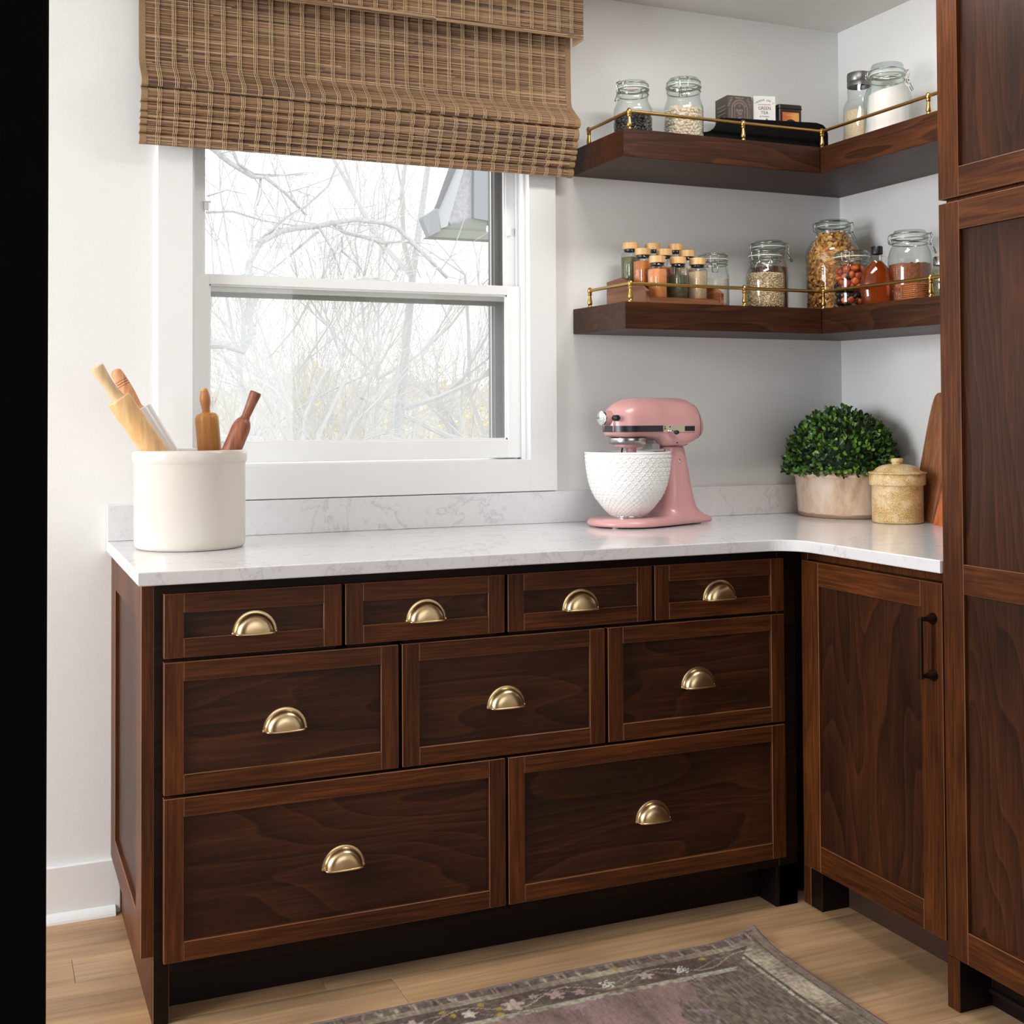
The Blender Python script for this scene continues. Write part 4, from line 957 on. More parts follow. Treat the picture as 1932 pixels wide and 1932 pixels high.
# clear pouring-shield bracket on the rim
mb = MB()
for q_ in ((.062, .102, .206, .2085), (.072, .100, .2085, .222), (.064, .075, .222, .232)): mb.box(0, 1, 0, 1, 0, 1) if 0 else None
def obox(u0, u1, v0, v1, z0, z1, name, m_):
    MB().add([ml(u, v, z) for z in (z0, z1) for u, v in ((u0, v0), (u1, v0), (u1, v1), (u0, v1))], [(0, 3, 2, 1), (4, 5, 6, 7), (0, 1, 5, 4), (1, 2, 6, 5), (2, 3, 7, 6), (3, 0, 4, 7)]).build(name, m_, MX)
MILK = mat('clear_milky_plastic', lin(222, 224, 228), .15, Alpha=.75)
obox(.056, .104, -.030, .030, .2065, .2115, 'shield_bracket', MILK); obox(.070, .096, -.022, .022, .2115, .2265, 'shield_bracket', MILK); obox(.078, .090, -.018, .018, .2265, .236, 'shield_bracket', MILK)
# seam where head tilts, hinge pin, lock pin
MB().tube([ml(.098, -.0455, .2186), ml(.150, -.0455, .2184), ml(.165, -.0450, .2205), ml(.180, -.042, .2235)], .0009, 6).build('tilt_seam', mat('seam_dark', lin(84, 44, 46), .5), MX)
MB().tube([ml(.150, -.038, .178), ml(.150, -.0445, .178), ml(.150, -.0455, .178)], [.0048, .0048, .0035], 16).build('hinge_pin', CHROME, MX, smooth=True, angle=40)
MB().tube([ml(.128, -.052, .229), ml(.128, -.0605, .229)], .0018, 8).build('set_screw', BLACK, MX)
# bowl with raised fish-scale relief
def bowl():
    prof = [(.0400, .0280), (.0500, .0305), (.0620, .0420), (.0735, .0555), (.0825, .0680), (.0910, .0790), (.0985, .0930), (.1045, .1080), (.1090, .1240), (.1125, .1420), (.1152, .1620), (.1174, .1820), (.1188, .1995)]
    # resample by arc length
    L_ = [0]
    for a, b in zip(prof, prof[1:]): L_.append(L_[-1]+math.dist(a, b))
    def at(s):
        for i in range(len(prof)-1):
            if s <= L_[i+1]+1e-9: f = (s-L_[i])/(L_[i+1]-L_[i]); return (prof[i][0]+(prof[i+1][0]-prof[i][0])*f, prof[i][1]+(prof[i+1][1]-prof[i][1])*f, i)
        return (*prof[-1], len(prof)-2)
    NT, NS, CN = 36*13, 150, 36; vs = []; Y = [0.0]; S = [L_[-1]*k/NS for k in range(NS+1)]
    for k in range(NS): r = at(S[k])[0]; Y.append(Y[-1]+(S[k+1]-S[k])/(2*PI*r/CN*.60))
    disp = {}
    for k in range(NS+1):
        r, z, i = at(S[k]); p, q_ = prof[max(i, 0)], prof[i+1]; d = math.dist(p, q_); nr, nz = (q_[1]-p[1])/d, -(q_[0]-p[0])/d
        edge = min(1, max(0, (Y[-1]-Y[k])/.5))
        for j in range(NT):
            X = j/NT*CN; h = 0
            y0 = math.floor(Y[k])
            for row in (y0, y0+1, y0+2):
                off = .5*(row % 2); xc = round(X-off)+off; dx = X-xc; dy = (Y[k]-row)*.60
                rad = math.hypot(dx, dy)
                if dy <= .02:
                    for R0, hh, ww in ((.43, 1, .13), (.18, .8, .10)):
                        t = abs(rad-R0)/ww
                        if t < 1: h = max(h, hh*(1-t*t))
            h *= .0022*min(1, r/.09)*edge; a = 2*PI*j/NT
            vs.append(tuple(MO+Vector(((r+nr*h)*math.cos(a), (r+nr*h)*math.sin(a), z+nz*h))))
    fs = [(k*NT+j, k*NT+(j+1) % NT, (k+1)*NT+(j+1) % NT, (k+1)*NT+j) for k in range(NS) for j in range(NT)]
    return MB().add(vs, fs)
bo = bowl().lathe([(.1188, .1995), (.1200, .2005), (.1208, .2030), (.1203, .2052), (.1185, .2060), (.1165, .2045), (.1150, .190), (.1115, .162), (.1045, .124), (.092, .092), (.072, .062), (.045, .040), (0, .036)], MO, 64).build('mixing_bowl', BOWLW, MX, smooth=True, fixn=False)
MB().lathe([(.030, .0245), (.0480, .0245), (.0485, .0262), (.0470, .0272), (.0470, .0305), (.030, .0310)], MO, 48).build('bowl_foot_ring', CHROME, bo, smooth=True, angle=40)

# ------------------------------------------------------------------ cream crock and four rolling pins
cc_ = (-2.079, -.236, .9142)
CRK = empty('utensil_crock', cc_, 'large cream stoneware crock holding rolling pins, at the left end of the worktop', 'crock')
MB().lathe([(0, .003), (.118, .0), (.1240, .002), (.1272, .008), (.1280, .018), (.1280, .196), (.1288, .1985), (.1308, .2015), (.1318, .206), (.1320, .218), (.1310, .2245), (.1275, .2285), (.1225, .2290), (.1190, .226), (.1175, .215), (.1165, .02), (.110, .012), (0, .012)], cc_, 72).build('crock_body', CROCK, CRK, smooth=True, angle=70)
def pin(name, label, a, b, prof, mats):
    """prof: list of (distance along axis from a, radius, material index)"""
    a, b = Vector(a), Vector(b); d = (b-a).normalized(); q_ = Z.rotation_difference(d).to_matrix().to_4x4(); M = Matrix.Translation(a) @ q_
    root = empty(name, tuple(b), label, 'rolling pin', 'rolling pins in the crock')
    for nm, pr, m_ in prof: MB().lathe(pr, n=32, M=M).build(nm, m_, root, smooth=True, angle=45)
    return root
MAPLE = wood('maple', lin(206, 160, 104), lin(222, 180, 126), lin(232, 196, 146), 'z', ring=3, streak=70, rough=.5, rstr=.35, squash=.2); MAPLE2 = wood('pale_maple', lin(214, 178, 132), lin(228, 196, 154), lin(236, 210, 172), 'z', ring=2, streak=70, rough=.5, rstr=.25, squash=.2)
BEECH = wood('beech', lin(186, 128, 84), lin(202, 146, 102), lin(216, 164, 122), 'z', ring=2, streak=110, rough=.5, rstr=.2); HONEY = wood('honey_oak', lin(186, 116, 44), lin(208, 140, 62), lin(222, 164, 88), 'z', ring=4, streak=90, rough=.42, rstr=.4)
SAPELE = wood('sapele', lin(132, 70, 46), lin(158, 92, 64), lin(182, 116, 84), 'z', ring=2, streak=120, rough=.42, rstr=.2); BROWNH = wood('brown_handle', lin(140, 86, 46), lin(164, 106, 62), lin(184, 128, 80), 'z', ring=2, streak=90, rough=.42, rstr=.3)
MARB = speckle('speckled_pale_marble', lin(150, 138, 128), lin(224, 222, 220), 260, .25, .31, .25); GRV = mat('dark_groove', lin(120, 70, 44), .6)  # groove rings are darker than the handle wood
pin('rolling_pin', 'pale maple rolling pin leaning furthest left in the crock', (-2.2935, -.262, 1.336), (-2.045, -.25, .965), [
    ('handle', [(0, .001), (.010, 0), (.0155, .002), (.0168, .005), (.0150, .02), (.0128, .045), (.0128, .065), (.0150, .083), (.0195, .092), (.0, .094)], MAPLE2),
    ('roller', [(0, .0885), (.0255, .0885), (.0272, .090), (.0278, .094), (.0278, .44), (0, .442)], MAPLE)], None)
pin('rolling_pin', 'rolling pin with grooved tan handle and white speckled roller, behind the maple one', (-2.2460, -.182, 1.333), (-2.032, -.20, .968), [
    ('handle', [(0, 0), (.007, .0015), (.0125, .006), (.0142, .013), (.0150, .030), (.0145, .0305), (.0145, .0315), (.0152, .032), (.0152, .036), (.0145, .0365), (.0145, .0375), (.0153, .038), (.0154, .042), (.0147, .0425), (.0147, .0435), (.0154, .044), (.0146, .07), (.0118, .098), (.0115, .104), (.0150, .110), (0, .112)], BEECH),
    ('roller', [(0, .1095), (.026, .1095), (.0288, .111), (.0295, .116), (.0295, .328), (0, .330)], MARB)]+[('handle_groove', [(.0146, z_-.0005), (.0151, z_), (.0146, z_+.0005)], GRV) for z_ in (.031, .037, .043)], None)
pin('rolling_pin', 'honey oak rolling pin with a knobbed brown handle, standing nearly upright', (-2.0395, -.19, 1.2905), (-2.008, -.19, .930), [
    ('handle_tip', [(0, 0), (.005, .0008), (.0078, .004), (.0082, .007), (0, .0075)], HONEY),
    ('handle', [(0, .0065), (.0088, .007), (.0110, .014), (.0128, .024), (.0130, .032), (.0108, .044), (.0092, .054), (.0098, .060), (0, .064)], BROWNH),
    ('roller', [(0, .0595), (.014, .060), (.0235, .0635), (.0272, .070), (.0282, .078), (.0285, .36), (0, .361)], HONEY)], None)
pin('rolling_pin', 'reddish-brown sapele rolling pin leaning right in the crock', (-1.9285, -.262, 1.2790), (-2.058, -.25, .965), [
    ('handle', [(0, .0005), (.012, 0), (.0136, .0015), (.0138, .006), (.0112, .04), (.0100, .062), (.0120, .070), (0, .073)], SAPELE),
    ('roller', [(.0, .068), (.0110, .068), (.0165, .074), (.0205, .084), (.0222, .096), (.0224, .262), (0, .263)], SAPELE)], None)

# ------------------------------------------------------------------ stoneware canister
kc = (-.160, -.4448, .9142)
STONE = mat('speckled_stoneware', lin(214, 182, 128), .35); v_ = coords(STONE, (1, 1, 1)); n1 = N(STONE, 'ShaderNodeTexNoise', Scale=420.0, Detail=3.0, Roughness=.7); L(STONE, v_, n1.inputs['Vector']); n2 = N(STONE, 'ShaderNodeTexNoise', Scale=28.0, Detail=2.0); L(STONE, v_, n2.inputs['Vector'])
c1 = ramp(STONE, n1.outputs[0], [(.42, lin(176, 122, 54)), (.52, lin(212, 178, 120)), (.62, lin(228, 204, 158))]); c2 = ramp(STONE, n1.outputs[0], [(.34, lin(190, 140, 74)), (.46, lin(222, 196, 148)), (.62, lin(234, 214, 174))])
L(STONE, mixc(STONE, ramp(STONE, n2.outputs[0], [(.42, (0, 0, 0, 1)), (.6, (1, 1, 1, 1))]), c1, c2), STONE.node_tree.nodes['Principled BSDF'].inputs['Base Color'])
KN = empty('stoneware_canister', kc, 'small speckled tan stoneware canister with knobbed lid in front of the plant', 'canister')
MB().lathe([(0, .004), (.064, .0), (.0690, .003), (.0702, .010), (.0702, .104), (.0725, .1055), (.0765, .1075), (.0772, .111), (.0772, .1345), (.0760, .137), (.062, .137), (.060, .02), (0, .018)], kc, 56).build('canister_body', STONE, KN, smooth=True, angle=50)
lid = MB().lathe([(.060, .1345), (.0765, .1375), (.0795, .1385), (.0802, .1405), (.0785, .1425), (.0690, .1440), (.0635, .1460), (.058, .1530), (.046, .1600), (.030, .1640), (.014, .1655), (0, .1656)], kc, 56).build('lid', STONE, KN, smooth=True, angle=60)
MB().lathe([(.0150, .1640), (.0145, .1670), (.0158, .1695), (.0170, .1730), (.0168, .1780), (.0150, .1808), (0, .1815)], kc, 32).build('knob', STONE, lid, smooth=True, angle=60)

# ------------------------------------------------------------------ potted boxwood dome
pc = (-.152, -.182, .9142)
TERRA = mat('weathered_terracotta', lin(206, 178, 154), .8); v_ = coords(TERRA, (1, 1, .45)); n1 = N(TERRA, 'ShaderNodeTexNoise', Scale=16.0, Detail=6.0, Roughness=.65); L(TERRA, v_, n1.inputs['Vector']); n2 = N(TERRA, 'ShaderNodeTexNoise', Scale=160.0, Detail=4.0); L(TERRA, v_, n2.inputs['Vector'])
cA = ramp(TERRA, n1.outputs[0], [(.32, lin(176, 146, 120)), (.48, lin(207, 180, 156)), (.66, lin(222, 202, 184))]); tcg = N(TERRA, 'ShaderNodeTexCoord'); sp_ = N(TERRA, 'ShaderNodeSeparateXYZ'); L(TERRA, tcg.outputs['Object'], sp_.inputs[0])
ad = N(TERRA, 'ShaderNodeMath', operation='MULTIPLY_ADD'); L(TERRA, n1.outputs[0], ad.inputs[0]); ad.inputs[1].default_value = -.02; L(TERRA, sp_.outputs[2], ad.inputs[2])
dirt = ramp(TERRA, ad.outputs[0], [(-.0, (1, 1, 1, 1)), (.002, (0, 0, 0, 1))])
L(TERRA, mixc(TERRA, dirt, cA, lin(150, 122, 96)), TERRA.node_tree.nodes['Principled BSDF'].inputs['Base Color']); bump(TERRA, n2.outputs[0], .001, .5)
PP = empty('potted_boxwood', pc, 'round clipped boxwood plant in an oval weathered terracotta pot', 'plant')
MB().lathe([(0, .004), (.95, .0), (.985, .003), (1.0, .010), (1.055, .100), (1.065, .116), (1.085, .1185), (1.115, .121), (1.130, .127), (1.130, .134), (1.110, .1395), (1.06, .141), (1.02, .138), (1.00, .115), (.6, .112), (0, .112)], pc, 72, sx=.112, sy=.146).build('pot', TERRA, PP, smooth=True, angle=60)
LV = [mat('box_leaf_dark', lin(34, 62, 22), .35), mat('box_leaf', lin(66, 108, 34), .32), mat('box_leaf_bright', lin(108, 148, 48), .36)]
for m_ in LV: m_.node_tree.nodes['Principled BSDF'].inputs['Specular IOR Level'].default_value = .45
dome_c = Vector((pc[0]+.002, pc[1], pc[2]+.146)); A_, B_, Ctop, Cbot = .152, .188, .176, .055
LSH = [(0, 0), (.22, .20), (.5, .36), (.78, .34), (1, .0), (.78, -.34), (.5, -.36), (.22, -.20)]
def leafmesh(l):
    v = [(x*l, y*l*.78, abs(y)*l*.28-.10*l*x*x) for x, y in LSH]+[(.5*l, 0, -.03*l)]
    return v, [(8, i, (i+1) % 8) for i in range(8)]
rl_ = random.Random(21); shared = []
for mi, m_ in enumerate(LV):
    for l in (.0165, .0200):
        v, f = leafmesh(l); me = bpy.data.meshes.new('leaf'); me.from_pydata(v, [], f); me.materials.append(m_); me.polygons.foreach_set('use_smooth', [True]*len(f)); shared.append((me, mi))
fol = MB(); cams = Vector((-2.52, -3.21, 1.21)); items = []
for i in range(3400):
    u_ = rl_.uniform(-.30, 1); a = rl_.uniform(0, 2*PI); s_ = math.sqrt(max(0, 1-u_*u_)); n_ = Vector((s_*math.cos(a), s_*math.sin(a), u_))
    q_ = rl_.uniform(.80, 1.0)+rl_.choice([0, 0, 0, .03]); p = dome_c+Vector((n_.x*A_*q_, n_.y*B_*q_, n_.z*(Ctop if u_ > 0 else Cbot)*q_))
    p.x = min(p.x, -.010); p.y = min(p.y, -.010)
    if p.z < pc[2]+.128: p.z = pc[2]+.128+rl_.uniform(0, .01)
    nn = Vector((n_.x/A_, n_.y/B_, n_.z/(Ctop if u_ > 0 else .12))).normalized()
    d = (nn*rl_.uniform(.5, 1.2)+Vector((rl_.gauss(0, .55), rl_.gauss(0, .55), rl_.gauss(.25, .5)))).normalized()
    if p.x > -.04: d.x = min(d.x, .05)
    if p.y > -.04: d.y = min(d.y, .05)
    up_ = (nn+Vector((rl_.gauss(0, .4), rl_.gauss(0, .4), rl_.gauss(0, .4)))); yv = up_.cross(d)
    if yv.length < 1e-3: continue
    yv.normalize(); zv = d.cross(yv); R = Matrix((d, yv, zv)).transposed().to_4x4()
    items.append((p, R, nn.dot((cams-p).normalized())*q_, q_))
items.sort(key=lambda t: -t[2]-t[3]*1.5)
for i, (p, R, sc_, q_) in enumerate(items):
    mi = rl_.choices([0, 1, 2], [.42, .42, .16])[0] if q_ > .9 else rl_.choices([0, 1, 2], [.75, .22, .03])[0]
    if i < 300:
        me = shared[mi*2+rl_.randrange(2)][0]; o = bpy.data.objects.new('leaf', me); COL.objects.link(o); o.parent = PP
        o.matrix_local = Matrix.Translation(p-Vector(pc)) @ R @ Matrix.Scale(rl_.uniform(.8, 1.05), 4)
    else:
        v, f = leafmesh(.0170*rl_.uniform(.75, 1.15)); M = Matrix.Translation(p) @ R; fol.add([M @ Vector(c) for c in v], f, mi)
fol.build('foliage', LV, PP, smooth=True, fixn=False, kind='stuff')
sphere(dome_c+Z*.02, A_*.70, B_*.70, Ctop*.68, 'shade_core', mat('inner_shadow_leaf', lin(22, 36, 16), .8), PP)  # dark solid added to stand in for shade inside the foliage

# ------------------------------------------------------------------ cutting boards leaning by the tall cabinet
def lean(outline, xb, xt, zt, th):
    """outline (y, z above worktop); leans from xb at the bottom to xt at height zt"""
    mb = MB(); n = len(outline); f_ = lambda y, z, d: (xb+(xt-xb)*z/zt+d, y, .9144+z)
    return mb.add([f_(y, z, 0) for y, z in outline]+[f_(y, z, th) for y, z in outline], [tuple(range(n)), tuple(range(n, 2*n))[::-1]]+[(i, (i+1) % n, n+(i+1) % n, n+i) for i in range(n)])
lf = [(-.50, .0), (-.478, .003), (-.462, .012), (-.447, .030), (-.438, .055), (-.432, .09), (-.431, .125), (-.434, .165), (-.438, .205), (-.4425, .250), (-.447, .290), (-.4525, .325), (-.4575, .346), (-.463, .358), (-.471, .3645), (-.482, .366)]
ol = lf+[(-1.10-y+.02, z) for y, z in reversed(lf)]
WALZ = wood('walnut_vertical', lin(104, 62, 40), lin(146, 92, 60), lin(186, 126, 84), 'z', ring=3, streak=110, rough=.45, rstr=.45)
o = lean(ol, -.092, -.035, .366, .014).build('cutting_board', WALZ); tag(o, 'tall walnut cutting board leaning against the wall beside the canister', 'cutting board')
o.location = (0, 0, 0)
ol2 = [(-.545, 0), (-.548, .02), (-.562, .12), (-.56, .20), (-.60, .24), (-.68, .24), (-.72, .20), (-.735, .02), (-.737, 0)]
o = lean(ol2, -.125, -.072, .24, .010).build('cutting_board', wood('cherry_board', lin(160, 80, 40), lin(184, 100, 56), lin(200, 120, 72), 'z', ring=2, streak=90, rough=.45, rstr=.2)); tag(o, 'orange-brown wooden board, only a sliver visible beside the tall cabinet', 'cutting board')

# ------------------------------------------------------------------ rug
rugc = (-1.6, -1.25, .0005); RW0, RW1, RY0, RY1 = -3.0, -.868, -1.95, -.766
import colorsys
def rug():
    step = .0042; nx = int((RW1-RW0)/step); ny = int((RY1-RY0)/step); rn = random.Random(4)
    from mathutils import noise
    vs = []; cols = []
    def flower(x, y, cx, cy, r):
        dx, dy = (x-cx)/r, (y-cy)/r; rr_ = math.hypot(dx, dy); a = math.atan2(dy, dx); return rr_ < .75+.25*math.cos(5*a), rr_, a
    FL = [(-1.300, -.857, .020, 'b'), (-1.206, -.853, .019, 'c'), (-1.120, -.858, .019, 'b'), (-1.520, -.860, .026, 'c'), (-1.4196, -.856, .022, 'p'), (-.930, -1.006, .026, 'c'), (-1.6166, -.8587, .018, 'w'), (-1.74, -.857, .024, 'c'), (-1.86, -.857, .02, 'b'), (-.93, -1.25, .026, 'c'), (-1.467, -.843, .012, 'p'), (-1.37, -.865, .014, 'p')]
    for k in range(9): FL.append((-1.95-.11*k, -.857, .022, 'bcpw'[k % 4]))
    YD = [(-1.6659, -.832), (-1.6495, -.852), (-1.5816, -.831), (-1.5528, -.862), (-1.56, -.885), (-1.79, -.84), (-1.25, -.80), (-1.05, -.83)]
    for j in range(ny+1):
        y = RY0+(RY1-RY0)*j/ny
        for i in range(nx+1):
            x = RW0+(RW1-RW0)*i/nx
            ex, ey = RW1-x, RY1-y; d = min(ex, ey)
            z = .006+.0006*noise.noise(Vector((x*30, y*30, 0)))
            cd = math.hypot(ex, ey); z += .022*max(0, 1-cd/.13)**2            # lifted corner
            yy = y+(.006*math.exp(-((x+1.35)/.18)**2))*(1 if ey < .3 else 0)*max(0, 1-ey/.3)
            xx = x-.004*math.exp(-((y+1.05)/.2)**2)*max(0, 1-ex/.3)
            vs.append((xx, yy, z)); 
            n1 = noise.noise(Vector((x*9, y*9, 3))); n2 = noise.noise(Vector((x*60, y*160, 7))); n3 = noise.noise(Vector((x*160, y*40, 1)))
            def mix(a, b, t): t = max(0, min(1, t)); return tuple(a[q_]+(b[q_]-a[q_])*t for q_ in range(3))
            dk, md, lt_, pk = lin(84, 72, 68)[:3], lin(118, 104, 92)[:3], lin(164, 152, 134)[:3], lin(142, 118, 112)[:3]
            if d < .006: c = lin(128, 112, 112)[:3]
            elif ey <= ex:                                      # long (window-side) border
                if ey < .030: c = mix(dk, lt_, .35+.9*n3+.4*n1) if (math.sin(x*150+4*n1) > .3) else mix(md, dk, .5+.6*n2)
                elif ey < .052: c = mix(md, lt_, .40+n1+.5*n2)
                elif ey < .126: c = mix(dk, md, .30+.9*n1+.7*n2)
                elif ey < .143: c = mix(lin(160, 157, 140)[:3], md, .3+1.4*n2+.8*n1+(.4 if math.sin(x*180) > .5 and ey > .137 else 0))
                else: c = None
            else:
                if ex < .022: c = mix(md, lin(128, 118, 106)[:3], .4+n2)
                elif ex < .027: c = mix(dk, md, .4+n2)
                elif ex < .084: c = mix(md, lin(176, 164, 144)[:3], .55+1.3*n1+.8*n2)
                elif ex < .089: c = mix(dk, md, .3+n2)
                elif ex < .099: c = mix(lin(178, 175, 156)[:3], md, .2+1.1*n2+(.5 if math.sin(y*170) > .4 else 0))
                else: c = None
            if c is None:
                g_ = ex-.10+(ey-.143)*-.55
                fld = mix(pk, lin(124, 104, 98)[:3], .4+1.2*n1+.8*n3)
                if g_ < .17+.02*round(math.sin(ex*60)): fld = mix(lin(98, 88, 78)[:3], lin(124, 112, 98)[:3], .4+.9*n3+.6*n1)
                c = mix(fld, lin(90, 76, 72)[:3], .5*n1+.6*max(0, noise.noise(Vector((x*40, y*10, 5)))))
                vine = abs(math.sin(x*34+2*math.sin(y*30))*.5-math.sin(y*46+x*9)*.5)
                if vine < .02 and g_ < .2 and n1 > -.1: c = mix(c, lin(160, 146, 132)[:3], .35)
                if vine < .03 and .55 < math.sin(x*17)*math.sin(y*19): c = mix(c, lin(156, 128, 150)[:3], .5)
            if .052 < ey < .126 and ey <= ex:
                vn = abs((ey-.089)-.022*math.sin(x*28)); 
                if vn < .0022: c = mix(c, lt_, .7)
                if abs((ey-.089)-.022*math.sin(x*28+1.2)-.3*((x*9) % 1-.5)*.06) < .0018: c = mix(c, lt_, .45)
            for fx, fy, fr, t in FL:
                if abs(x-fx) < fr and abs(y-fy) < fr:
                    ok, rr_, a = flower(x, y, fx, fy, fr)
                    if ok:
                        c = {'b': lin(196, 190, 176), 'c': lin(172, 156, 142), 'p': lin(158, 134, 128), 'w': lin(186, 176, 160)}[t][:3]; c = mix(c, md, .5*n2+.1)
                        if t == 'b' and (abs(rr_-.55) < .17 and math.cos(5*a+.5) > .35 or rr_ < .17): c = lin(52, 72, 92)[:3]
            for fx, fy in YD:
                if math.hypot(x-fx, y-fy) < .0075: c = lin(150, 130, 66)[:3]
            j_ = 1.15*(1+.42*n3+rn.uniform(-.14, .14)); cols.append((c[0]*j_, c[1]*j_, c[2]*j_, 1))
    k = nx+1; fs = [(j*k+i, j*k+i+1, (j+1)*k+i+1, (j+1)*k+i) for j in range(ny) for i in range(nx)]
    # skirt so the rug has thickness
    edge = [j*k+nx for j in range(ny+1)]; top_ = [ny*k+i for i in range(nx, -1, -1)]; ring = edge+top_[1:]+[j*k for j in range(ny-1, -1, -1)]+[i for i in range(1, nx)]
    b0 = len(vs); vs += [(vs[i][0], vs[i][1], max(.0006, vs[i][2]-.0055)) for i in ring]; cols += [lin(112, 96, 96)]*len(ring); n = len(ring)
    fs += [(ring[i], b0+i, b0+(i+1) % n, ring[(i+1) % n]) for i in range(n)]
    mb = MB().add(vs, fs); m_ = vcmat('rug_pile', .95); at_ = m_.node_tree.nodes['Attribute']; at_.attribute_name = 'Col'
    m_.node_tree.nodes['Principled BSDF'].inputs['Specular IOR Level'].default_value = .1
    o = mb.build('area_rug', m_, fixn=False, smooth=True); ca = o.data.color_attributes.new('Col', 'FLOAT_COLOR', 'POINT'); buf = []
    for c in cols: buf += list(c)
    ca.data.foreach_set('color', buf)
    tag(o, 'faded grey-mauve vintage patterned rug on the oak floor in front of the drawers', 'rug')
rug()

# ------------------------------------------------------------------ outside
BARK = speckle('hazed_bark', lin(196, 195, 197), lin(172, 171, 172), 60, .4, .6, .9); TWIG = mat('twig_grey', lin(198, 196, 195), .9); TWIG2 = mat('twig_tan', lin(204, 191, 174), .9); BUDY = mat('spring_bud', lin(222, 212, 142), .8)  # bark and twig colours lightened to stand in for outdoor haze
def seg(mb, a, b, ra, rb, n=4):
    mb.tube([a, b], [ra, rb], n, cap=False)
def grow(mb, p, d, ln, r, depth, rnd, spread=.5, up=.15, buds=None, kids=3):
    steps = 3; pts = [p]; rs = [r]
    for i in range(steps):
        d = (d+Vector((rnd.gauss(0, .13), rnd.gauss(0, .13), rnd.gauss(up*.4, .12)))).normalized(); p = p+d*ln/steps; pts.append(p); rs.append(r*(1-.45*(i+1)/steps))
        if depth > 0:
            for _ in range(kids if i == steps-1 else rnd.choice([0, 1, 1, 2])):
                q_ = (d+Vector((rnd.gauss(0, spread), rnd.gauss(0, spread), rnd.gauss(up, spread*.8)))).normalized(); grow(mb, p, q_, ln*rnd.uniform(.55, .8), rs[-1]*.62, depth-1, rnd, spread, up, buds, kids)
    mb.tube(pts, rs, 5 if r > .03 else 3, cap=False)
    if buds is not None and depth == 0 and rnd.random() < .9:
        for _ in range(4):
            c = pts[-1]+Vector((rnd.gauss(0, .05), rnd.gauss(0, .05), rnd.gauss(0, .05))); s_ = rnd.uniform(.02, .045); M = Matrix.Rotation(rnd.uniform(0, 6), 3, 'X') @ Matrix.Rotation(rnd.uniform(0, 6), 3, 'Z')
            buds.add([M @ Vector(v)*s_+c for v in ((-1, 0, 0), (0, -.6, .1), (1, 0, 0), (0, .6, .1))], [(0, 1, 2, 3)])
GZ = -2.6
def tree(x, y, label, trunk_h, r, depth, seed, m_, spread=.5, up=.2, ln=None, lean_=(0, 0, 1), buds=False, kids=3, z0=GZ):
    rnd = random.Random(seed); root = empty('tree', (x, y, z0), label, 'tree', None); tb = MB(); br = MB(); bd_ = MB() if buds else None
    p = Vector((x, y, z0)); d = Vector(lean_).normalized(); pts = [p]; rs = [r]
    for i in range(5):
        d = (d+Vector((rnd.gauss(0, .05), rnd.gauss(0, .05), .1))).normalized(); p = p+d*trunk_h/5; pts.append(p.copy()); rs.append(r*(1-.14*(i+1)))
        if i > 1:
            for _ in range(rnd.choice([1, 2, 3])): grow(br, p, Vector((rnd.gauss(0, .7), rnd.gauss(0, .7), rnd.uniform(.2, .8))).normalized(), (ln or trunk_h*.35), r*.36, depth, rnd, spread, up, bd_, kids)
    grow(br, p, d, (ln or trunk_h*.35)*1.3, rs[-1], depth, rnd, spread, up, bd_, kids)
    tb.tube(pts, rs, 8).build('trunk', BARK, root, smooth=True)
    br.build('branches', m_, root, smooth=False, fixn=False, kind='stuff')
    if buds: bd_.build('buds', BUDY, root, fixn=False, kind='stuff')
    return root
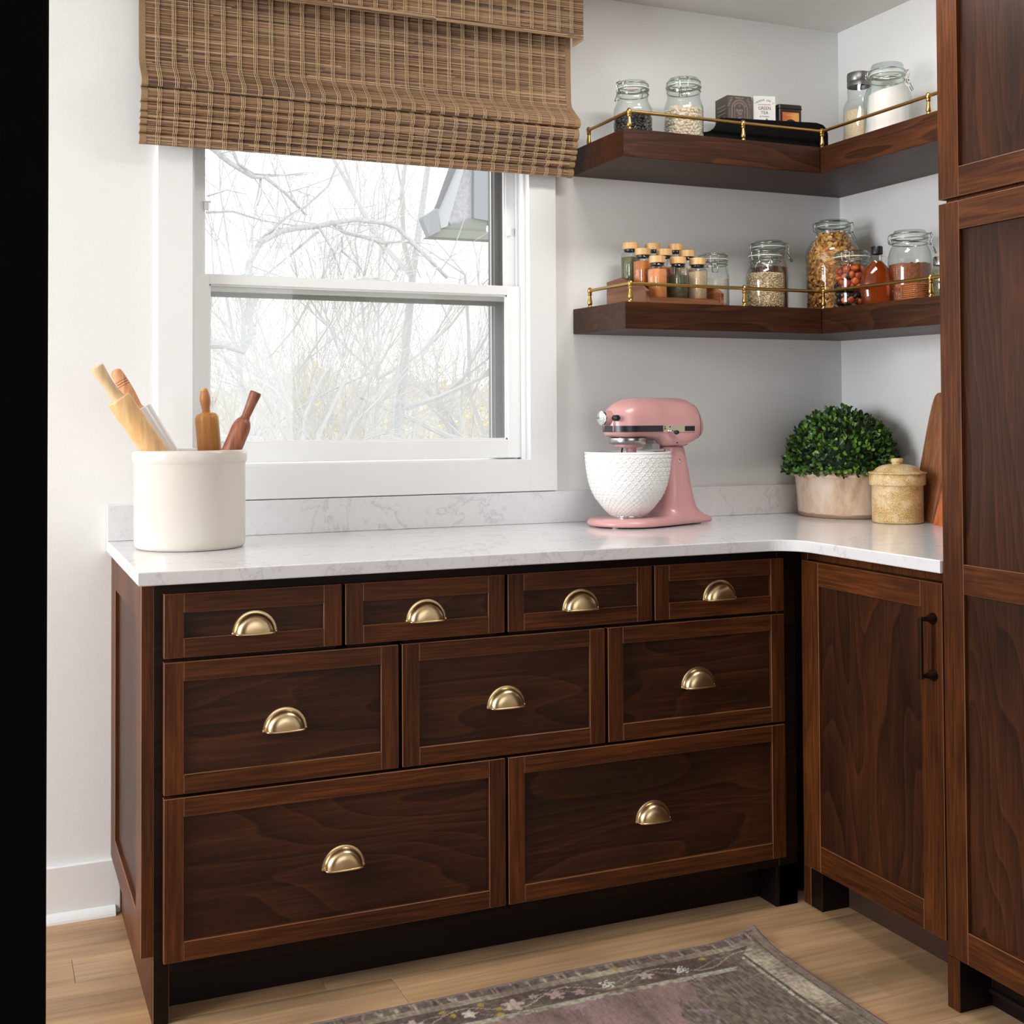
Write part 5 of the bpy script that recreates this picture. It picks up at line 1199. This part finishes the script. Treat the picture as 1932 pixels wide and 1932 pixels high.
# near tree whose limbs cross the window, laid out limb by limb
BR = [
 ([(-1.341, 4.0, 2.814), (-1.221, 4.0, 2.719), (-1.087, 4.0, 2.652), (-1.016, 4.0, 2.64), (-0.897, 4.0, 2.553), (-0.776, 4.0, 2.435)],0.018),
 ([(-1.221, 4.0, 2.813), (-1.168, 4.0, 2.711), (-1.087, 4.0, 2.652)],0.012),
 ([(-1.077, 4.05, 2.662), (-0.91, 4.05, 2.669), (-0.74, 4.05, 2.69)],0.008),
 ([(-1.04, 4.0, 2.26), (-0.897, 4.0, 2.41), (-0.789, 4.0, 2.482), (-0.654, 4.0, 2.606), (-0.604, 4.0, 2.742)],0.013),
 ([(-1.441, 4.0, 1.66), (-1.341, 4.0, 1.646), (-1.25, 4.0, 1.648), (-1.146, 4.0, 1.621), (-1.087, 4.0, 1.716), (-1.11, 4.0, 1.809), (-1.12, 4.0, 1.926), (-1.122, 4.0, 2.055), (-1.099, 4.0, 2.139), (-1.04, 4.0, 2.26), (-0.921, 4.0, 2.337), (-0.825, 4.0, 2.354), (-0.704, 4.0, 2.373), (-0.63, 4.0, 2.39), (-0.468, 4.0, 2.423), (-0.278, 4.0, 2.41), (-0.201, 4.0, 2.39), (-0.085, 4.0, 2.284), (0.046, 4.0, 2.166), (0.112, 4.0, 2.093)],0.029),
 ([(-0.63, 4.0, 2.394), (-0.528, 4.1, 2.349), (-0.427, 4.1, 2.342), (-0.274, 4.1, 2.307), (-0.117, 4.1, 2.321), (-0.012, 4.1, 2.276)],0.014),
 ([(-0.704, 4.0, 2.373), (-0.606, 4.0, 2.234), (-0.556, 4.0, 2.079)],0.009),
 ([(-1.332, 4.2, 2.45), (-1.155, 4.2, 2.467), (-0.974, 4.2, 2.436), (-0.678, 4.1, 2.382)],0.009),
 ([(-0.704, 4.0, 2.337), (-0.849, 4.0, 2.21), (-1.016, 4.0, 2.06)],0.009),
 ([(-0.529, 4.1, 2.336), (-0.516, 4.1, 2.239), (-0.415, 4.1, 2.157), (-0.377, 4.1, 2.084)],0.008),
 ([(-0.248, 4.1, 2.302), (-0.261, 4.1, 2.214), (-0.17, 4.1, 2.105)],0.007),
 ([(-0.098, 4.0, 2.271), (-0.086, 4.0, 2.16), (-0.047, 4.0, 2.087)],0.007),
 ([(-1.316, 4.3, 2.564), (-1.197, 4.3, 2.594), (-1.076, 4.3, 2.58)],0.006),
 ([(-1.057, 4.0, 2.637), (-1.046, 4.0, 2.543), (-1.057, 4.0, 2.483)],0.006)]
nt_ = empty('near_tree', (-1.9, 4.0, GZ), 'near bare tree whose grey limbs arch across the upper window pane', 'tree')
MB().tube([(-1.9, 4.0, GZ), (-1.95, 4.0, -.5), (-1.88, 4.0, .9), (-1.66, 4.0, 1.55), (-1.44, 4.0, 1.66)], [.16, .13, .10, .06, .036], 10).build('trunk', BARK, nt_, smooth=True)
MB().tube([(-1.88, 4.0, .9), (-1.9, 4.05, 1.9), (-1.7, 4.1, 2.75), (-1.341, 4.0, 2.814)], [.09, .06, .035, .018], 8).build('limb', BARK, nt_, smooth=True)
rnb = random.Random(12); tw = MB()
for pts, r in BR:
    P_ = [Vector(p)+Vector((rnb.gauss(0, .006), rnb.gauss(0, .02), rnb.gauss(0, .006))) for p in pts]; n = len(P_)
    MB().tube(P_, [r*(1-.6*i/(n-1)) for i in range(n)], 6, cap=True).build('limb', BARK, nt_, smooth=True)
    for i in range(n-1):
        for _ in range(rnb.choice([1, 2, 2, 3])):
            p = P_[i].lerp(P_[i+1], rnb.random()); grow(tw, p, Vector((rnb.gauss(0, .8), rnb.gauss(0, .5), rnb.gauss(-.1, .8))).normalized(), rnb.uniform(.12, .42), min(.005, r*.4), rnb.choice([0, 1, 1]), rnb, .5, .05, None, 2)
tw.build('twigs', TWIG, nt_, fixn=False, kind='stuff')
tree(1.36, 9.0, 'straight slim bare tree in the middle of the window view', 6.6, .085, 4, 5, TWIG, .35, .35, 1.5, kids=2)
tree(-.55, 8.0, 'bare tree at the left of the window view behind the near limbs', 3.2, .10, 4, 8, TWIG, .5, .2, 1.5, (.25, 0, 1), kids=2)
tree(2.95, 8.4, 'bare tree at the right side of the window with drooping limbs', 3.6, .10, 4, 19, TWIG, .55, .05, 1.4, (-.12, 0, 1), kids=2)
tree(.6, 12.5, 'thin bare tree far off, left of the slim middle tree', 4.4, .08, 3, 31, TWIG, .5, .3, 1.9)
tree(2.6, 13.5, 'thin bare tree far off, right of the slim middle tree', 4.4, .08, 3, 37, TWIG, .5, .3, 1.9)
# thicket rows beyond
def thicket(x, y, w_, h, label, m_, seed, n, buds=False, nm='thicket'):
    rnd = random.Random(seed); root = empty(nm, (x, y, GZ), label, 'bush'); mb = MB(); bd_ = MB() if buds else None
    for i in range(n):
        p = Vector((x+rnd.uniform(-w_/2, w_/2), y+rnd.uniform(-1, 1), GZ)); d = Vector((rnd.gauss(0, .25), rnd.gauss(0, .25), 1)).normalized()
        grow(mb, p, d, h*rnd.uniform(.35, .6), .028, 3, rnd, .42, .18, bd_, 2)
    mb.build('stems', m_, root, fixn=False, kind='stuff')
    if buds: bd_.build('leaves', BUDY, root, fixn=False, kind='stuff')
thicket(.8, 15, 4.5, 5.4, 'tan leafless thicket behind the left part of the window', TWIG2, 3, 40)
thicket(4.6, 16, 5.0, 5.4, 'tan leafless thicket behind the middle of the window', TWIG2, 4, 40)
thicket(8.6, 19, 5.0, 6.2, 'tan leafless thicket behind the right edge of the window', TWIG2, 6, 26)
thicket(3.55, 11.5, 1.9, 3.9, 'yellow-green budding shrub at the lower right of the window', TWIG2, 9, 9, True, 'budding_shrub')
GR = speckle('winter_ground', lin(176, 168, 152), lin(150, 140, 124), 3, .4, .6, 1)
MB().add([(-30, .5, GZ), (60, .5, GZ), (60, 90, GZ), (-30, 90, GZ)], [(0, 1, 2, 3)]).build('outdoor_ground', GR, kind='structure')
from mathutils import noise as _nz
vs = []; fs = []; nn = 260
for i in range(nn+1):
    x = -14+46*i/nn; h = 5.2+.9*_nz.noise(Vector((x*.35, 1, 0)))+.5*_nz.noise(Vector((x*1.3, 5, 0)))+.35*_nz.noise(Vector((x*4, 9, 0)))
    vs += [(x, 34, GZ), (x, 35, GZ+h*.7), (x, 37, GZ+h), (x, 48, GZ)]
for i in range(nn):
    for k in range(3): a = i*4+k; fs.append((a, a+4, a+5, a+1))
o = MB().add(vs, fs).build('hedgerow', speckle('far_woods', lin(212, 206, 197), lin(194, 188, 180), 1.4, .4, .6, 1, .2), smooth=True); tag(o, 'distant hazy bank of bare woodland along the horizon', 'woodland')  # distance haze is put into the pale woods colour
# far house roof at lower left
fr = empty('far_house', (-.3, 11, GZ), 'low roof with pale siding seen at the lower left of the window', 'house')
MB().prism([(-1.5, .25), (.62, .25), (.45, 1.02), (-1.5, 1.02)], 1, 11.2, 14).build('roof', mat('pale_shingle', lin(214, 206, 198), .9), fr)
MB().box(-1.4, .5, 11.3, 13.9, GZ, .25).build('wall', mat('far_wall', lin(206, 202, 196), .9), fr)
for k in range(9): MB().box(-1.5, .60-k*.019, 11.185-.0, 11.2, .28+k*.082, .30+k*.082).build('shingle_course', mat('shingle_line', lin(188, 178, 168), .9), fr)
# neighbouring eave, upper right of the window (about 4.5 m away)
EV = empty('gable_eave', (.55, 4.7, 2.4), 'grey-blue gable corner of the house with gutter at the upper right of the window', 'eave')
SL = mat('eave_pale_grey', lin(186, 186, 190), .8); BL = mat('eave_grey', lin(146, 149, 155), .7); SH = mat('eave_shingle', lin(112, 113, 118), .9); SF = mat('eave_soffit', lin(136, 140, 130), .8)
ST = speckle('stucco', lin(192, 190, 194), lin(176, 174, 180), 40, .4, .6, .95, .01)
def yprism(poly, a, b, nm, m_): MB().prism(poly, 1, a, b).build(nm, m_, EV)
yprism([(.355, 2.50), (.497, 2.568), (.505, 3.5), (.505, 3.5), (.62, 3.6), (.50, 3.25), (.419, 2.923), (.300, 2.60)], 4.54, 4.70, 'gable_wall', ST)
yprism([(.498, 2.568), (.66, 2.55), (.68, 3.7), (.505, 3.7)], 4.50, 4.70, 'corner_board', BL)
yprism([(.253, 2.481), (.300, 2.50), (.470, 3.06), (.70, 3.9), (.64, 3.9), (.372, 2.923), (.232, 2.615)], 4.48, 4.56, 'barge_board', SL)
yprism([(.225, 2.61), (.236, 2.61), (.376, 2.925), (.65, 3.9), (.60, 3.9), (.340, 2.924)], 4.46, 4.54, 'roof_edge', SH)
yprism([(.168, 2.423), (.245, 2.463), (.225, 2.615), (.119, 2.548), (.121, 2.530)], 4.46, 4.54, 'gutter', BL)
MB().add([(.253, 4.5, 2.481), (.66, 4.5, 2.481), (.66, 4.5, 2.428), (.170, 4.5, 2.425), (.253, 4.62, 2.481), (.66, 4.62, 2.481), (.66, 4.62, 2.428), (.170, 4.62, 2.425)], [(0, 1, 2, 3), (4, 7, 6, 5), (0, 3, 7, 4), (2, 6, 7, 3), (1, 5, 6, 2), (0, 4, 5, 1)]).build('soffit', SF, EV)
MB().add([(.253, 4.52, 2.482), (.592, 4.52, 2.482), (.602, 4.52, 2.557), (.498, 4.52, 2.568), (.253, 4.62, 2.482), (.592, 4.62, 2.482), (.602, 4.62, 2.557), (.498, 4.62, 2.568)], [(0, 1, 2, 3), (4, 7, 6, 5), (0, 3, 7, 4), (2, 6, 7, 3), (1, 5, 6, 2), (0, 4, 5, 1)]).build('eave_return', SF, EV)
